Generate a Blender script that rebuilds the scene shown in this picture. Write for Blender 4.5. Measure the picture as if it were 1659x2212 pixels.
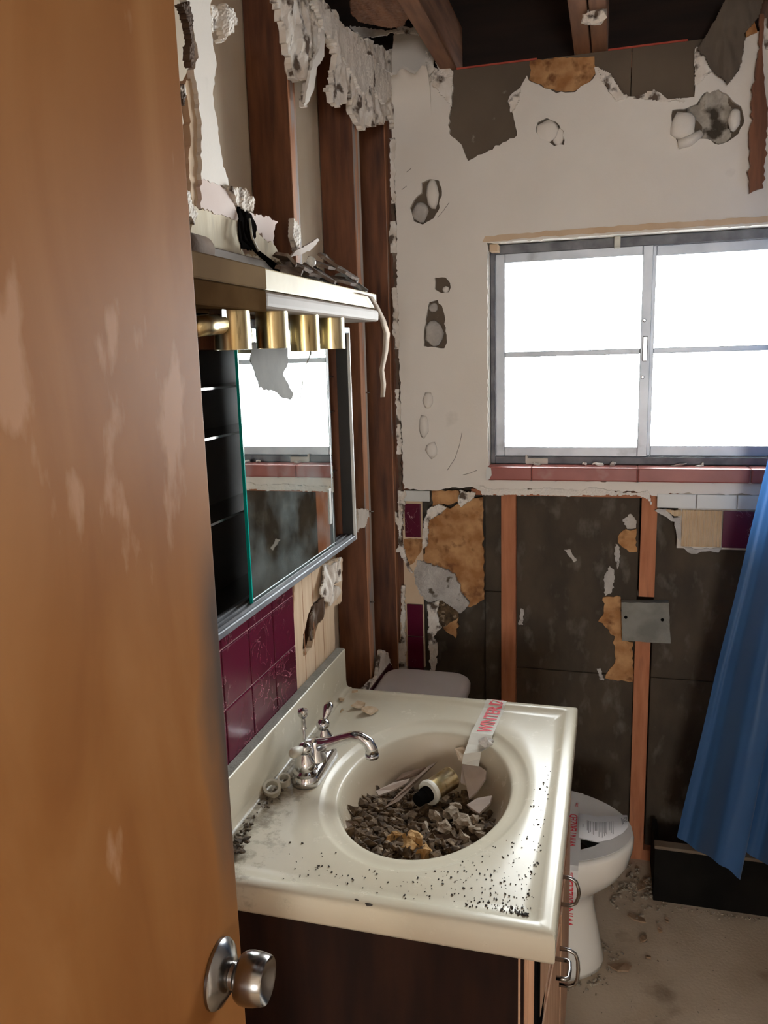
import bpy, bmesh, math, random
from mathutils import Vector, Matrix, noise
from mathutils.geometry import tessellate_polygon
random.seed(7)
for o in list(bpy.data.objects): bpy.data.objects.remove(o)
S = bpy.context.scene
COL = S.collection
# ------------------------------------------------------------------ camera
F, YAW, PIT, ROL = 1746.06, .2768, .1905, -.0286
CAM = Vector((.6326, -2.4237, 1.6008))
FW = Vector((-math.sin(YAW)*math.cos(PIT), math.cos(YAW)*math.cos(PIT), -math.sin(PIT)))
_r = Vector((math.cos(YAW), math.sin(YAW), 0)); _u = _r.cross(FW)
RT = math.cos(ROL)*_r + math.sin(ROL)*_u
UP = -math.sin(ROL)*_r + math.cos(ROL)*_u
cd = bpy.data.cameras.new('camera'); cam = bpy.data.objects.new('camera', cd); COL.objects.link(cam)
cd.sensor_fit = 'AUTO'; cd.sensor_width = 36; cd.lens = F/2212*36; cd.clip_start = .02; cd.clip_end = 200
m = Matrix((RT, UP, -FW)).transposed().to_4x4(); m.translation = CAM; cam.matrix_world = m
S.camera = cam
# ------------------------------------------------------------------ world, daylight, exposure
w = bpy.data.worlds.new('sky'); S.world = w; w.use_nodes = True
nt = w.node_tree; bg = nt.nodes['Background']
bg.inputs[0].default_value = (.97, .985, 1.0, 1); bg.inputs[1].default_value = 21.0
def portal(name, loc, rot, sx, sy):
    l = bpy.data.lights.new(name, 'AREA'); l.shape = 'RECTANGLE'; l.size = sx; l.size_y = sy
    l.cycles.is_portal = True
    o = bpy.data.objects.new(name, l); COL.objects.link(o); o.location = loc; o.rotation_euler = rot
portal('window_portal', (.74, .16, 1.58), (-math.pi/2, 0, 0), .95, .7)
portal('hall_portal', (1.15, -5.36, 1.45), (math.pi/2, 0, 0), .64, .7)  # samples sky through the added, unseen hall opening
S.view_settings.view_transform = 'Standard'; S.view_settings.look = 'None'
S.view_settings.exposure = 0.82; S.view_settings.gamma = 1; S.view_settings.use_curve_mapping = False

# ------------------------------------------------------------------ helpers
AX = {'x': 0, 'y': 1, 'z': 2}
def at(x, y, ax, v):
    """where the sight line through a photo pixel meets a real plane of the room"""
    d = FW + (x-829.5)/F*RT - (y-1106)/F*UP
    i = AX[ax]; t = (v-CAM[i])/d[i]
    return CAM + t*d
def Z(s, ox, oy, pts): return [(ox+x/s, oy+y/s) for x, y in pts]
Z1 = lambda p: Z(3.130, 370, 0, p)
Z2 = lambda p: Z(2.0507, 850, 0, p)
Z4 = lambda p: Z(2.001, 830, 480, p)
Z5 = lambda p: Z(2.001, 830, 1030, p)

def link(name, me, mat=None, parent=None, smooth=False, label=None):
    o = bpy.data.objects.new(name, me); COL.objects.link(o)
    if mat is not None and not me.materials: me.materials.append(mat)
    if parent is not None: o.parent = parent
    if smooth:
        for p in me.polygons: p.use_smooth = True
    if label: o['label'] = label
    return o
def bmo(name, bm, mat, parent=None, smooth=False, label=None):
    bmesh.ops.recalc_face_normals(bm, faces=bm.faces[:])
    me = bpy.data.meshes.new(name); bm.to_mesh(me); bm.free()
    return link(name, me, mat, parent, smooth, label)
def tag(o, label, cat, group=None, kind=None):
    o['label'] = label; o['category'] = cat
    if group: o['group'] = group
    if kind: o['kind'] = kind
    return o
def empty(name, loc, label, cat, group=None, kind=None):
    o = bpy.data.objects.new(name, None); COL.objects.link(o); o.location = loc
    o.empty_display_size = .05
    bpy.context.view_layer.update()
    return tag(o, label, cat, group, kind)
def keep(o):
    """child built in world coordinates: undo the parent's offset"""
    if o.parent: o.matrix_parent_inverse = Matrix.Translation(-o.parent.location)
    return o
def add_box(bm, a, b, bev=0, seg=2):
    a, b = Vector(a), Vector(b)
    r = bmesh.ops.create_cube(bm, size=1)
    for v in r['verts']:
        v.co = Vector(((a.x+b.x)/2+v.co.x*abs(b.x-a.x), (a.y+b.y)/2+v.co.y*abs(b.y-a.y), (a.z+b.z)/2+v.co.z*abs(b.z-a.z)))
    if bev:
        es = list({e for v in r['verts'] for e in v.link_edges})
        bmesh.ops.bevel(bm, geom=es, offset=bev, segments=seg, affect='EDGES', profile=.6)
def box(name, a, b, mat, parent=None, bev=0, seg=2, label=None):
    bm = bmesh.new(); add_box(bm, a, b, bev, seg)
    return keep(bmo(name, bm, mat, parent, False, label))
def frame_of(d):
    d = d.normalized(); a = Vector((0, 0, 1)) if abs(d.z) < .9 else Vector((1, 0, 0))
    s = d.cross(a).normalized(); return s, d.cross(s).normalized()
def add_tube(bm, pts, rad, n=10, cap=True):
    pts = [Vector(p) for p in pts]; rings = []
    if not hasattr(rad, '__len__'): rad = [rad]*len(pts)
    s = None
    for i, p in enumerate(pts):
        d = (pts[min(i+1, len(pts)-1)] - pts[max(i-1, 0)]).normalized()
        if s is None: s, t = frame_of(d)
        else:
            s = (s - d*s.dot(d)).normalized(); t = d.cross(s)
        rings.append([bm.verts.new(p + (s*math.cos(k*2*math.pi/n) + t*math.sin(k*2*math.pi/n))*rad[i]) for k in range(n)])
    for a, b in zip(rings, rings[1:]):
        for k in range(n): bm.faces.new((a[k], a[(k+1) % n], b[(k+1) % n], b[k]))
    if cap: bm.faces.new(rings[0][::-1]); bm.faces.new(rings[-1])
def tube(name, pts, rad, mat, parent=None, n=10, label=None):
    bm = bmesh.new(); add_tube(bm, pts, rad, n)
    return keep(bmo(name, bm, mat, parent, True, label))
def add_lathe(bm, prof, origin, axis, n=24):
    """prof: list of (radius, distance along axis)"""
    axis = Vector(axis).normalized(); s, t = frame_of(axis); origin = Vector(origin); rings = []
    for r, h in prof:
        r = max(r, 1e-4)
        rings.append([bm.verts.new(origin + axis*h + (s*math.cos(k*2*math.pi/n)+t*math.sin(k*2*math.pi/n))*r) for k in range(n)])
    for a, b in zip(rings, rings[1:]):
        for k in range(n): bm.faces.new((a[k], a[(k+1) % n], b[(k+1) % n], b[k]))
    bm.faces.new(rings[0][::-1]); bm.faces.new(rings[-1])
def lathe(name, prof, origin, axis, mat, parent=None, n=24, label=None):
    bm = bmesh.new(); add_lathe(bm, prof, origin, axis, n)
    o = keep(bmo(name, bm, mat, parent, False, label))
    for p in o.data.polygons: p.use_smooth = True
    o.data.set_sharp_from_angle(angle=math.radians(40))
    return o
def ragged(pts, seg, rag, seed, closed=True):
    rnd = random.Random(seed); out = []
    n = len(pts)
    for i in range(n):
        a = Vector(pts[i]); b = Vector(pts[(i+1) % n]); L = (b-a).length
        k = max(1, int(L/seg)); nrm = Vector((-(b-a).y, (b-a).x)).normalized() if L > 1e-6 else Vector((0, 0))
        for j in range(k):
            p = a + (b-a)*j/k
            amp = rag if j else rag*.4
            p = p + nrm*rnd.gauss(0, amp)*.7 + nrm*amp*1.2*noise.noise(Vector((p.x*55, p.y*55, seed)))
            out.append(p)
    return out
def inside(p, poly):
    r = False; n = len(poly); x, y = p
    for k in range(n):
        x1, y1 = poly[k]; x2, y2 = poly[k-1]
        if (y1 > y) != (y2 > y) and x < (x2-x1)*(y-y1)/(y2-y1)+x1: r = not r
    return r
def torn(name, pts, ax, v, thick, mat, parent, seed, warp, rag, label=None):
    """a slab of broken plaster or paper: fine lumpy surface, ragged outline"""
    i = AX[ax]; oth = [k for k in range(3) if k != i]
    poly = []
    for p in pts:
        q = at(p[0], p[1], ax, v); poly.append((q[oth[0]], q[oth[1]]))
    x0, x1 = min(p[0] for p in poly), max(p[0] for p in poly); y0, y1 = min(p[1] for p in poly), max(p[1] for p in poly)
    cell = max(.0028, math.sqrt((x1-x0)*(y1-y0)/4500)); rnd = random.Random(seed)
    nx, ny = int((x1-x0)/cell)+3, int((y1-y0)/cell)+3
    bm = bmesh.new(); fr = {}; bk = {}; cells = set()
    for a in range(-2, nx):
        for b in range(-2, ny):
            c = Vector((x0+(a+.5)*cell, y0+(b+.5)*cell, 0))
            w = Vector((noise.noise(c*60+Vector((seed, 0, 0))), noise.noise(c*60+Vector((0, seed, 5))), 0))*rag*1.6
            if inside((c.x+w.x, c.y+w.y), poly): cells.add((a, b))
    sg = 1 if thick > 0 else -1
    def vert(a, b):
        if (a, b) not in fr:
            x = x0+(a+rnd.uniform(-.25, .25))*cell; y = y0+(b+rnd.uniform(-.25, .25))*cell; q = Vector((x, y*.45, seed*.37))
            h = warp*(noise.noise(q*24)*1.2 + noise.noise(q*70)*.5)
            if abs(thick) > .006: h += sg*.0015*rnd.random()
            for d, t in ((fr, 0), (bk, thick)):
                c = [0, 0, 0]; c[oth[0]] = x; c[oth[1]] = y; c[i] = v+h+t; d[a, b] = bm.verts.new(c)
        return fr[a, b], bk[a, b]
    for a, b in cells:
        q = [vert(a, b), vert(a+1, b), vert(a+1, b+1), vert(a, b+1)]
        bm.faces.new([k[0] for k in q]); bm.faces.new([k[1] for k in q][::-1])
        for (da, db), (k, l) in (((0, -1), (0, 1)), ((1, 0), (1, 2)), ((0, 1), (2, 3)), ((-1, 0), (3, 0))):
            if (a+da, b+db) not in cells: bm.faces.new((q[k][0], q[k][1], q[l][1], q[l][0]))
    return keep(bmo(name, bm, mat, parent, False, label))
def sheet(name, pts, ax, v, thick, mat, parent=None, holes=(), rag=.002, seg=.010, seed=1, warp=0, label=None, flat=False):
    """a slab with broken edges lying in a plane of the room. pts are photo pixels on that plane (or 2-D room coordinates if flat)"""
    if warp and not holes and not flat: return torn(name, pts, ax, v, thick, mat, parent, seed, warp, rag, label)
    i = AX[ax]; oth = [k for k in range(3) if k != i]
    def to2(p):
        if flat: return Vector(p)
        q = at(p[0], p[1], ax, v); return Vector((q[oth[0]], q[oth[1]]))
    loops = [ragged([to2(p) for p in pts], seg, rag, seed) if rag else [to2(p) for p in pts]]
    for k, h in enumerate(holes):
        loops.append(ragged([to2(p) for p in h], seg, rag, seed+50+k) if rag else [to2(p) for p in h])
    tris = tessellate_polygon([[Vector((p.x, p.y, 0)) for p in l] for l in loops])
    bm = bmesh.new(); fr, bk = [], []
    def mk(p, d):
        c = [0, 0, 0]; c[oth[0]] = p.x; c[oth[1]] = p.y
        c[i] = v + d + (warp*noise.noise(Vector((p.x*22, p.y*22, seed))) if warp else 0); return bm.verts.new(c)
    for l in loops:
        for p in l: fr.append(mk(p, 0)); bk.append(mk(p, thick))
    for t in tris:
        try: bm.faces.new([fr[k] for k in t]); bm.faces.new([bk[k] for k in t][::-1])
        except ValueError: pass
    o = 0
    for l in loops:
        n = len(l)
        for k in range(n):
            try: bm.faces.new((fr[o+k], fr[o+(k+1) % n], bk[o+(k+1) % n], bk[o+k]))
            except ValueError: pass
        o += n
    return keep(bmo(name, bm, mat, parent, False, label))
def chunk_mesh(name, r, seed, flat=1.0, sub=1, amp=.45):
    bm = bmesh.new(); bmesh.ops.create_icosphere(bm, subdivisions=sub, radius=1)
    for v in bm.verts:
        k = 1 + amp*noise.noise(v.co*1.6 + Vector((seed*3.1, seed*1.7, 0)))*1.6
        v.co = Vector((v.co.x*k*r, v.co.y*k*r*(.7+.3*math.sin(seed*5)), v.co.z*k*r*flat))
    bmesh.ops.recalc_face_normals(bm, faces=bm.faces[:])
    me = bpy.data.meshes.new(name); bm.to_mesh(me); bm.free(); return me
def shard_mesh(name, w_, h_, t, seed, n=7):
    rnd = random.Random(seed)
    bm = bmesh.new(); a = []; b = []
    for k in range(n):
        th = 2*math.pi*k/n + rnd.uniform(-.3, .3); q = rnd.uniform(.6, 1.1)
        x, y = w_/2*q*math.cos(th), h_/2*q*math.sin(th); z = rnd.uniform(-t, t)*.8
        a.append(bm.verts.new((x, y, z+t/2))); b.append(bm.verts.new((x*1.03, y*1.03, z-t/2)))
    bm.faces.new(a); bm.faces.new(b[::-1])
    for k in range(n): bm.faces.new((a[k], b[k], b[(k+1) % n], a[(k+1) % n]))
    bmesh.ops.recalc_face_normals(bm, faces=bm.faces[:])
    bmesh.ops.triangulate(bm, faces=[f for f in bm.faces if len(f.verts) > 4])
    me = bpy.data.meshes.new(name); bm.to_mesh(me); bm.free(); return me
def place(name, me, mat, loc, rot, label, cat, group=None):
    o = link(name, me, mat); o.location = loc; o.rotation_euler = rot
    return tag(o, label, cat, group)
def text_mesh(body, size, sx=1, bold=.0):
    c = bpy.data.curves.new('lettering', 'FONT'); c.body = body; c.size = size; c.offset = bold; c.resolution_u = 3
    o = bpy.data.objects.new('lettering', c); COL.objects.link(o)
    dg = bpy.context.evaluated_depsgraph_get()
    me = bpy.data.meshes.new_from_object(o.evaluated_get(dg))
    bpy.data.objects.remove(o); bpy.data.curves.remove(c)
    for v in me.vertices: v.co.x *= sx
    return me

# ------------------------------------------------------------------ materials
def M(name, c1, c2=None, rough=.7, metal=0, scale=8, stretch=(1, 1, 1), lo=.35, hi=.65, bump=0, bscale=None, c3=None, s3=30, lo3=.55, hi3=.7, detail=6, coat=0, spec=.5, distort=0, trans=0):
    mt = bpy.data.materials.new(name); mt.use_nodes = True
    n = mt.node_tree.nodes; L = mt.node_tree.links; b = n['Principled BSDF']
    b.inputs['Roughness'].default_value = rough; b.inputs['Metallic'].default_value = metal
    b.inputs['Specular IOR Level'].default_value = spec
    if coat: b.inputs['Coat Weight'].default_value = coat; b.inputs['Coat Roughness'].default_value = .12
    b.inputs['Base Color'].default_value = (*c1, 1)
    tc = n.new('ShaderNodeTexCoord'); mp = n.new('ShaderNodeMapping'); L.new(tc.outputs['Object'], mp.inputs[0])
    mp.inputs['Scale'].default_value = stretch
    out = None
    if c2 is not None:
        t = n.new('ShaderNodeTexNoise'); t.inputs['Scale'].default_value = scale; t.inputs['Detail'].default_value = detail
        t.inputs['Distortion'].default_value = distort
        L.new(mp.outputs[0], t.inputs['Vector'])
        r = n.new('ShaderNodeValToRGB'); r.color_ramp.elements[0].position = lo; r.color_ramp.elements[1].position = hi
        r.color_ramp.elements[0].color = (*c1, 1); r.color_ramp.elements[1].color = (*c2, 1)
        L.new(t.outputs['Fac'], r.inputs[0]); out = r.outputs[0]
        if c3 is not None:
            t3 = n.new('ShaderNodeTexNoise'); t3.inputs['Scale'].default_value = s3; t3.inputs['Detail'].default_value = 8
            L.new(mp.outputs[0], t3.inputs['Vector'])
            r3 = n.new('ShaderNodeMapRange'); r3.inputs['From Min'].default_value = lo3; r3.inputs['From Max'].default_value = hi3
            L.new(t3.outputs['Fac'], r3.inputs[0])
            mx = n.new('ShaderNodeMix'); mx.data_type = 'RGBA'; L.new(r3.outputs[0], mx.inputs['Factor'])
            L.new(out, mx.inputs['A']); mx.inputs['B'].default_value = (*c3, 1); out = mx.outputs['Result']
        L.new(out, b.inputs['Base Color'])
    if bump:
        t2 = n.new('ShaderNodeTexNoise'); t2.inputs['Scale'].default_value = bscale or scale*4; t2.inputs['Detail'].default_value = 6
        L.new(mp.outputs[0], t2.inputs['Vector'])
        bp = n.new('ShaderNodeBump'); bp.inputs['Strength'].default_value = min(1, bump*1.0); bp.inputs['Distance'].default_value = .004
        L.new(t2.outputs['Fac'], bp.inputs['Height']); L.new(bp.outputs[0], b.inputs['Normal'])
    if trans: b.inputs['Transmission Weight'].default_value = trans
    return mt
paint = M('painted_plaster', (.76, .69, .61), (.82, .76, .685), .6, scale=3, bump=.08, bscale=160, c3=(.55, .49, .42), s3=9, lo3=.70, hi3=.85)
paint_torn = M('torn_plaster', (.70, .61, .51), (.86, .80, .73), .85, scale=30, bump=.5, bscale=70, c3=(.12, .08, .055), s3=26, lo3=.55, hi3=.64)
plaster_core = M('plaster_core', (.74, .70, .64), (.55, .47, .38), .9, scale=25, bump=.6, bscale=90)
stud_red = M('redwood_stud', (.105, .034, .014), (.20, .072, .028), .65, scale=9, stretch=(6, 6, .7), bump=.15, bscale=30, c3=(.05, .018, .010), s3=5, lo3=.55, hi3=.75)
stud_orange = M('fir_stud', (.40, .135, .055), (.52, .20, .09), .7, scale=9, stretch=(6, 6, .8), bump=.12, bscale=30, c3=(.24, .085, .045), s3=7, lo3=.6, hi3=.8)
stud_edge = M('lit_stud_edge', (.36, .15, .07), (.55, .27, .15), .7, scale=8, stretch=(5, 5, .7), c3=(.30, .26, .24), s3=6, lo3=.55, hi3=.65)  # lighter orange carries the window light on stud fronts
joist_wood = M('joist_wood', (.16, .07, .035), (.26, .12, .06), .7, scale=7, stretch=(6, .7, 6), c3=(.08, .035, .02), s3=4, lo3=.5, hi3=.7)
roof_wood = M('roof_boards', (.016, .008, .005), (.03, .014, .008), .85, scale=6, stretch=(.6, 5, 5))
lath_brown = M('gypsum_lath_paper', (.115, .083, .056), (.15, .11, .075), .85, scale=4, bump=.1, c3=(.30, .26, .21), s3=28, lo3=.70, hi3=.78)
fiber_orange = M('fiberboard_orange', (.36, .155, .05), (.58, .32, .14), .9, scale=22, bump=.6, bscale=60, c3=(.20, .08, .025), s3=30, lo3=.54, hi3=.70)
sheath = M('dark_sheathing', (.040, .026, .014), (.075, .050, .028), .75, scale=7, stretch=(1.5, 1.5, .8), bump=.25, bscale=60, c3=(.15, .13, .10), s3=16, lo3=.56, hi3=.80)
backboard = M('tan_backboard', (.70, .56, .40), (.78, .67, .52), .85, scale=4, stretch=(2, 2, .5), bump=.1)
peach = M('scored_board', (.62, .44, .28), (.72, .55, .38), .8, scale=9, stretch=(1, 6, .4), bump=.1)
pinkpaint = M('pink_paint', (.66, .52, .46), (.74, .62, .56), .7, scale=6, bump=.1)
creamboard = M('cream_board', (.62, .52, .36), (.74, .66, .50), .8, scale=6, stretch=(1, 5, .5), bump=.2, c3=(.30, .25, .17), s3=8, lo3=.62, hi3=.75)
mortar = M('grey_mortar', (.19, .18, .15), (.27, .255, .22), .9, scale=20, bump=.4, bscale=150)
greyplaster = M('grey_plaster', (.42, .38, .34), (.58, .54, .49), .95, scale=18, bump=.8, bscale=60, c3=(.12, .09, .06), s3=25, lo3=.62, hi3=.7)
cab_alu = M('dull_cabinet_aluminium', (.13, .135, .15), (.20, .205, .22), .55, .4, scale=14)
aluminium = M('aluminium', (.42, .44, .47), (.52, .54, .57), .45, .55, scale=12, c3=(.16, .15, .14), s3=9, lo3=.62, hi3=.8)
alu_dark = M('window_track', (.10, .10, .11), (.20, .20, .21), .6, .3, scale=20)
whitetile = M('white_tile', (.66, .66, .62), (.72, .72, .69), .25, scale=5)
redtile = M('red_sill_tile', (.30, .070, .052), (.37, .10, .078), .38, scale=10, c3=(.42, .22, .19), s3=12, lo3=.62, hi3=.8)
chrome = M('chrome', (.72, .72, .74), (.58, .57, .56), .14, 1, scale=30, lo=.45, hi=.75)
steel = M('satin_steel', (.36, .345, .33), (.28, .27, .26), .22, 1, scale=12)
brass = M('worn_brass', (.52, .39, .18), (.66, .56, .36), .28, 1, scale=14, stretch=(3, 3, .5), c3=(.12, .08, .03), s3=22, lo3=.6, hi3=.7)
brass_light = M('brass_strip', (.34, .25, .11), (.42, .33, .17), .5, 0, scale=10, spec=.22, c3=(.30, .21, .09), s3=5, lo3=.6, hi3=.75)
enamel = M('cream_enamel', (.19, .145, .11), (.235, .185, .145), .6, scale=8, spec=.2)
bar_brown = M('dark_brown_metal', (.060, .032, .014), (.10, .058, .026), .95, .0, scale=8, spec=.0)
black = M('black_rubber', (.004, .0035, .0035), (.007, .006, .0055), .95, scale=10, spec=.0)
porcelain = M('porcelain', (.82, .78, .70), (.86, .83, .76), .12, scale=4, coat=.5)
porc_grey = M('mauve_grey_porcelain', (.50, .45, .43), (.55, .50, .48), .3, scale=5)
film = M('plastic_film', (.66, .64, .61), (.72, .70, .67), .35, scale=8)
paper = M('white_paper', (.86, .85, .86), (.90, .89, .89), .8, scale=9)
ink = M('grey_ink', (.30, .29, .30), rough=.8)
redink = M('red_ink', (.62, .035, .05), rough=.6)
tape_m = M('clear_tape', (.56, .53, .45), (.64, .61, .54), .22, scale=20)
debris_m = M('sink_debris', (.030, .016, .007), (.15, .092, .045), .95, scale=70, lo=.3, hi=.7, c3=(.30, .22, .14), s3=55, lo3=.60, hi3=.66)
dropping = M('dark_droppings', (.020, .015, .011), (.05, .04, .03), .9, scale=200)
dust_m = M('crumbs', (.40, .34, .26), (.20, .15, .10), .95, scale=150)
ringplastic = M('offwhite_plastic', (.62, .60, .52), (.50, .47, .39), .5, scale=40)
darkpaper = M('dark_torn_paper', (.085, .05, .03), (.17, .11, .075), .9, scale=14, bump=.5, c3=(.30, .27, .22), s3=14, lo3=.6, hi3=.72)
cabin = M('cabinet_inside', (.018, .017, .015), (.03, .027, .024), .5, .1, scale=6)
flap_m = M('brown_paper_flap', (.10, .075, .055), (.15, .115, .085), .85, scale=5, bump=.2)
splint = M('splintered_wood', (.14, .05, .022), (.24, .09, .04), .7, scale=10, stretch=(6, 6, .6), c3=(.5, .28, .13), s3=6, lo3=.68, hi3=.75)
orange_chunk = M('orange_insulation', (.34, .17, .045), (.44, .27, .11), .95, scale=50, bump=.6)
hall_m = M('hall_paint', (.60, .52, .42), (.66, .58, .48), .7, scale=3)
ledge_m = M('black_ledge', (.006, .005, .004), (.012, .010, .008), .9, scale=8, spec=.1)
ledge_lit_top = M('ledge_lit_edge', (.14, .095, .06), (.20, .15, .10), .8, scale=12)
glassedge = M('teal_glass_edge', (.0, .30, .26), (.0, .40, .35), .15, scale=5)
def special():
    r = {}
    # door: varnished veneer, pale window sheen painted in
    mt = bpy.data.materials.new('door_veneer'); mt.use_nodes = True; n = mt.node_tree.nodes; L = mt.node_tree.links; b = n['Principled BSDF']
    tc = n.new('ShaderNodeTexCoord'); mp = n.new('ShaderNodeMapping'); mp.inputs['Scale'].default_value = (5, 5, 1.6); L.new(tc.outputs['Object'], mp.inputs[0])
    t = n.new('ShaderNodeTexNoise'); t.inputs['Scale'].default_value = 1.7; t.inputs['Detail'].default_value = 7; t.inputs['Distortion'].default_value = .6; L.new(mp.outputs[0], t.inputs['Vector'])
    rp = n.new('ShaderNodeValToRGB'); e = rp.color_ramp.elements; e[0].position = .25; e[0].color = (.215, .080, .023, 1); e[1].position = .75; e[1].color = (.335, .158, .058, 1)
    x = e.new(.5); x.color = (.275, .116, .036, 1); L.new(t.outputs['Fac'], rp.inputs[0])
    # window sheen on the varnish, painted as pale streaks around eye height
    mp2 = n.new('ShaderNodeMapping'); mp2.inputs['Scale'].default_value = (9, 9, 3.6); L.new(tc.outputs['Object'], mp2.inputs[0])
    t2 = n.new('ShaderNodeTexNoise'); t2.inputs['Scale'].default_value = 1.9; t2.inputs['Detail'].default_value = 8; L.new(mp2.outputs[0], t2.inputs['Vector'])
    sx = n.new('ShaderNodeSeparateXYZ'); L.new(tc.outputs['Object'], sx.inputs[0])
    zr = n.new('ShaderNodeMapRange'); zr.interpolation_type = 'SMOOTHSTEP'; zr.inputs[1].default_value = 1.30; zr.inputs[2].default_value = 1.52; L.new(sx.outputs['Z'], zr.inputs[0])
    zr2 = n.new('ShaderNodeMapRange'); zr2.interpolation_type = 'SMOOTHSTEP'; zr2.inputs[1].default_value = 1.70; zr2.inputs[2].default_value = 1.60; L.new(sx.outputs['Z'], zr2.inputs[0])
    ml = n.new('ShaderNodeMath'); ml.operation = 'MULTIPLY'; L.new(zr.outputs[0], ml.inputs[0]); L.new(zr2.outputs[0], ml.inputs[1])
    ad = n.new('ShaderNodeMath'); ad.operation = 'MULTIPLY_ADD'; ad.inputs[1].default_value = .17; L.new(ml.outputs[0], ad.inputs[0]); L.new(t2.outputs['Fac'], ad.inputs[2])
    r2 = n.new('ShaderNodeMapRange'); r2.inputs[1].default_value = .69; r2.inputs[2].default_value = .76; L.new(ad.outputs[0], r2.inputs[0])
    mu = n.new('ShaderNodeMath'); mu.operation = 'MULTIPLY'; mu.inputs[1].default_value = .6; L.new(r2.outputs[0], mu.inputs[0])
    mx = n.new('ShaderNodeMix'); mx.data_type = 'RGBA'; L.new(mu.outputs[0], mx.inputs['Factor']); L.new(rp.outputs[0], mx.inputs['A']); mx.inputs['B'].default_value = (.46, .27, .165, 1)
    ey = n.new('ShaderNodeMapRange'); ey.inputs[1].default_value = -.075; ey.inputs[2].default_value = -.004; ey.inputs[3].default_value = -.15; ey.inputs[4].default_value = .30; L.new(sx.outputs['Y'], ey.inputs[0])
    ez = n.new('ShaderNodeMapRange'); ez.interpolation_type = 'SMOOTHSTEP'; ez.inputs[1].default_value = .99; ez.inputs[2].default_value = 1.12; L.new(sx.outputs['Z'], ez.inputs[0])
    ez2 = n.new('ShaderNodeMapRange'); ez2.interpolation_type = 'SMOOTHSTEP'; ez2.inputs[1].default_value = 1.48; ez2.inputs[2].default_value = 1.34; L.new(sx.outputs['Z'], ez2.inputs[0])
    em = n.new('ShaderNodeMath'); em.operation = 'MULTIPLY'; L.new(ez.outputs[0], em.inputs[0]); L.new(ez2.outputs[0], em.inputs[1])
    ea = n.new('ShaderNodeMath'); L.new(ey.outputs[0], ea.inputs[0]); L.new(t.outputs['Fac'], ea.inputs[1])
    er = n.new('ShaderNodeMapRange'); er.inputs[1].default_value = .52; er.inputs[2].default_value = .85; L.new(ea.outputs[0], er.inputs[0])
    ef = n.new('ShaderNodeMath'); ef.operation = 'MULTIPLY'; L.new(em.outputs[0], ef.inputs[0]); L.new(er.outputs[0], ef.inputs[1])
    eg = n.new('ShaderNodeMix'); eg.data_type = 'RGBA'; L.new(ef.outputs[0], eg.inputs['Factor']); L.new(mx.outputs['Result'], eg.inputs['A']); eg.inputs['B'].default_value = (.085, .062, .050, 1); mx = eg
    L.new(mx.outputs['Result'], b.inputs['Base Color']); b.inputs['Roughness'].default_value = .55; b.inputs['Specular IOR Level'].default_value = .05
    r['door'] = mt
    # burgundy tile with pale swirls
    mt = bpy.data.materials.new('burgundy_tile'); mt.use_nodes = True; n = mt.node_tree.nodes; L = mt.node_tree.links; b = n['Principled BSDF']
    tc = n.new('ShaderNodeTexCoord')
    t = n.new('ShaderNodeTexNoise'); t.inputs['Scale'].default_value = 16; t.inputs['Detail'].default_value = 3; t.inputs['Distortion'].default_value = 2.5; L.new(tc.outputs['Object'], t.inputs['Vector'])
    rp = n.new('ShaderNodeValToRGB'); e = rp.color_ramp.elements; e[0].position = .475; e[0].color = (.075, .007, .020, 1); e[1].position = .53; e[1].color = (.10, .010, .028, 1)
    x = e.new(.503); x.color = (.55, .30, .34, 1); y = e.new(.49); y.color = (.09, .010, .025, 1); y = e.new(.512); y.color = (.10, .012, .028, 1)
    t3 = n.new('ShaderNodeTexNoise'); t3.inputs['Scale'].default_value = 9; L.new(tc.outputs['Object'], t3.inputs['Vector'])
    r3 = n.new('ShaderNodeMapRange'); r3.inputs[1].default_value = .48; r3.inputs[2].default_value = .62; L.new(t3.outputs['Fac'], r3.inputs[0])
    mx = n.new('ShaderNodeMix'); mx.data_type = 'RGBA'; L.new(r3.outputs[0], mx.inputs['Factor']); mx.inputs['A'].default_value = (.105, .008, .028, 1)
    L.new(t.outputs['Fac'], rp.inputs[0]); L.new(rp.outputs[0], mx.inputs['B']); L.new(mx.outputs['Result'], b.inputs['Base Color'])
    b.inputs['Roughness'].default_value = .22
    r['burgundy'] = mt
    # pane: clear sheet glass
    mt = bpy.data.materials.new('window_glass'); mt.use_nodes = True; n = mt.node_tree.nodes; L = mt.node_tree.links
    n.remove(n['Principled BSDF']); tr = n.new('ShaderNodeBsdfTransparent'); tr.inputs[0].default_value = (.95, .97, .97, 1)
    gl = n.new('ShaderNodeBsdfGlossy'); gl.inputs['Roughness'].default_value = .02; fr = n.new('ShaderNodeFresnel'); fr.inputs[0].default_value = 1.45
    mx = n.new('ShaderNodeMixShader'); L.new(fr.outputs[0], mx.inputs[0]); L.new(tr.outputs[0], mx.inputs[1]); L.new(gl.outputs[0], mx.inputs[2]); L.new(mx.outputs[0], n['Material Output'].inputs[0])
    r['glass'] = mt
    # mirror, with dust low down
    mt = bpy.data.materials.new('dusty_mirror'); mt.use_nodes = True; n = mt.node_tree.nodes; L = mt.node_tree.links; b = n['Principled BSDF']
    b.inputs['Base Color'].default_value = (.80, .86, .84, 1); b.inputs['Metallic'].default_value = 1; b.inputs['Roughness'].default_value = .015
    tc = n.new('ShaderNodeTexCoord'); t = n.new('ShaderNodeTexNoise'); t.inputs['Scale'].default_value = 11; t.inputs['Detail'].default_value = 8; L.new(tc.outputs['Object'], t.inputs['Vector'])
    d = n.new('ShaderNodeBsdfDiffuse'); d.inputs[0].default_value = (.42, .50, .50, 1)
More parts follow.
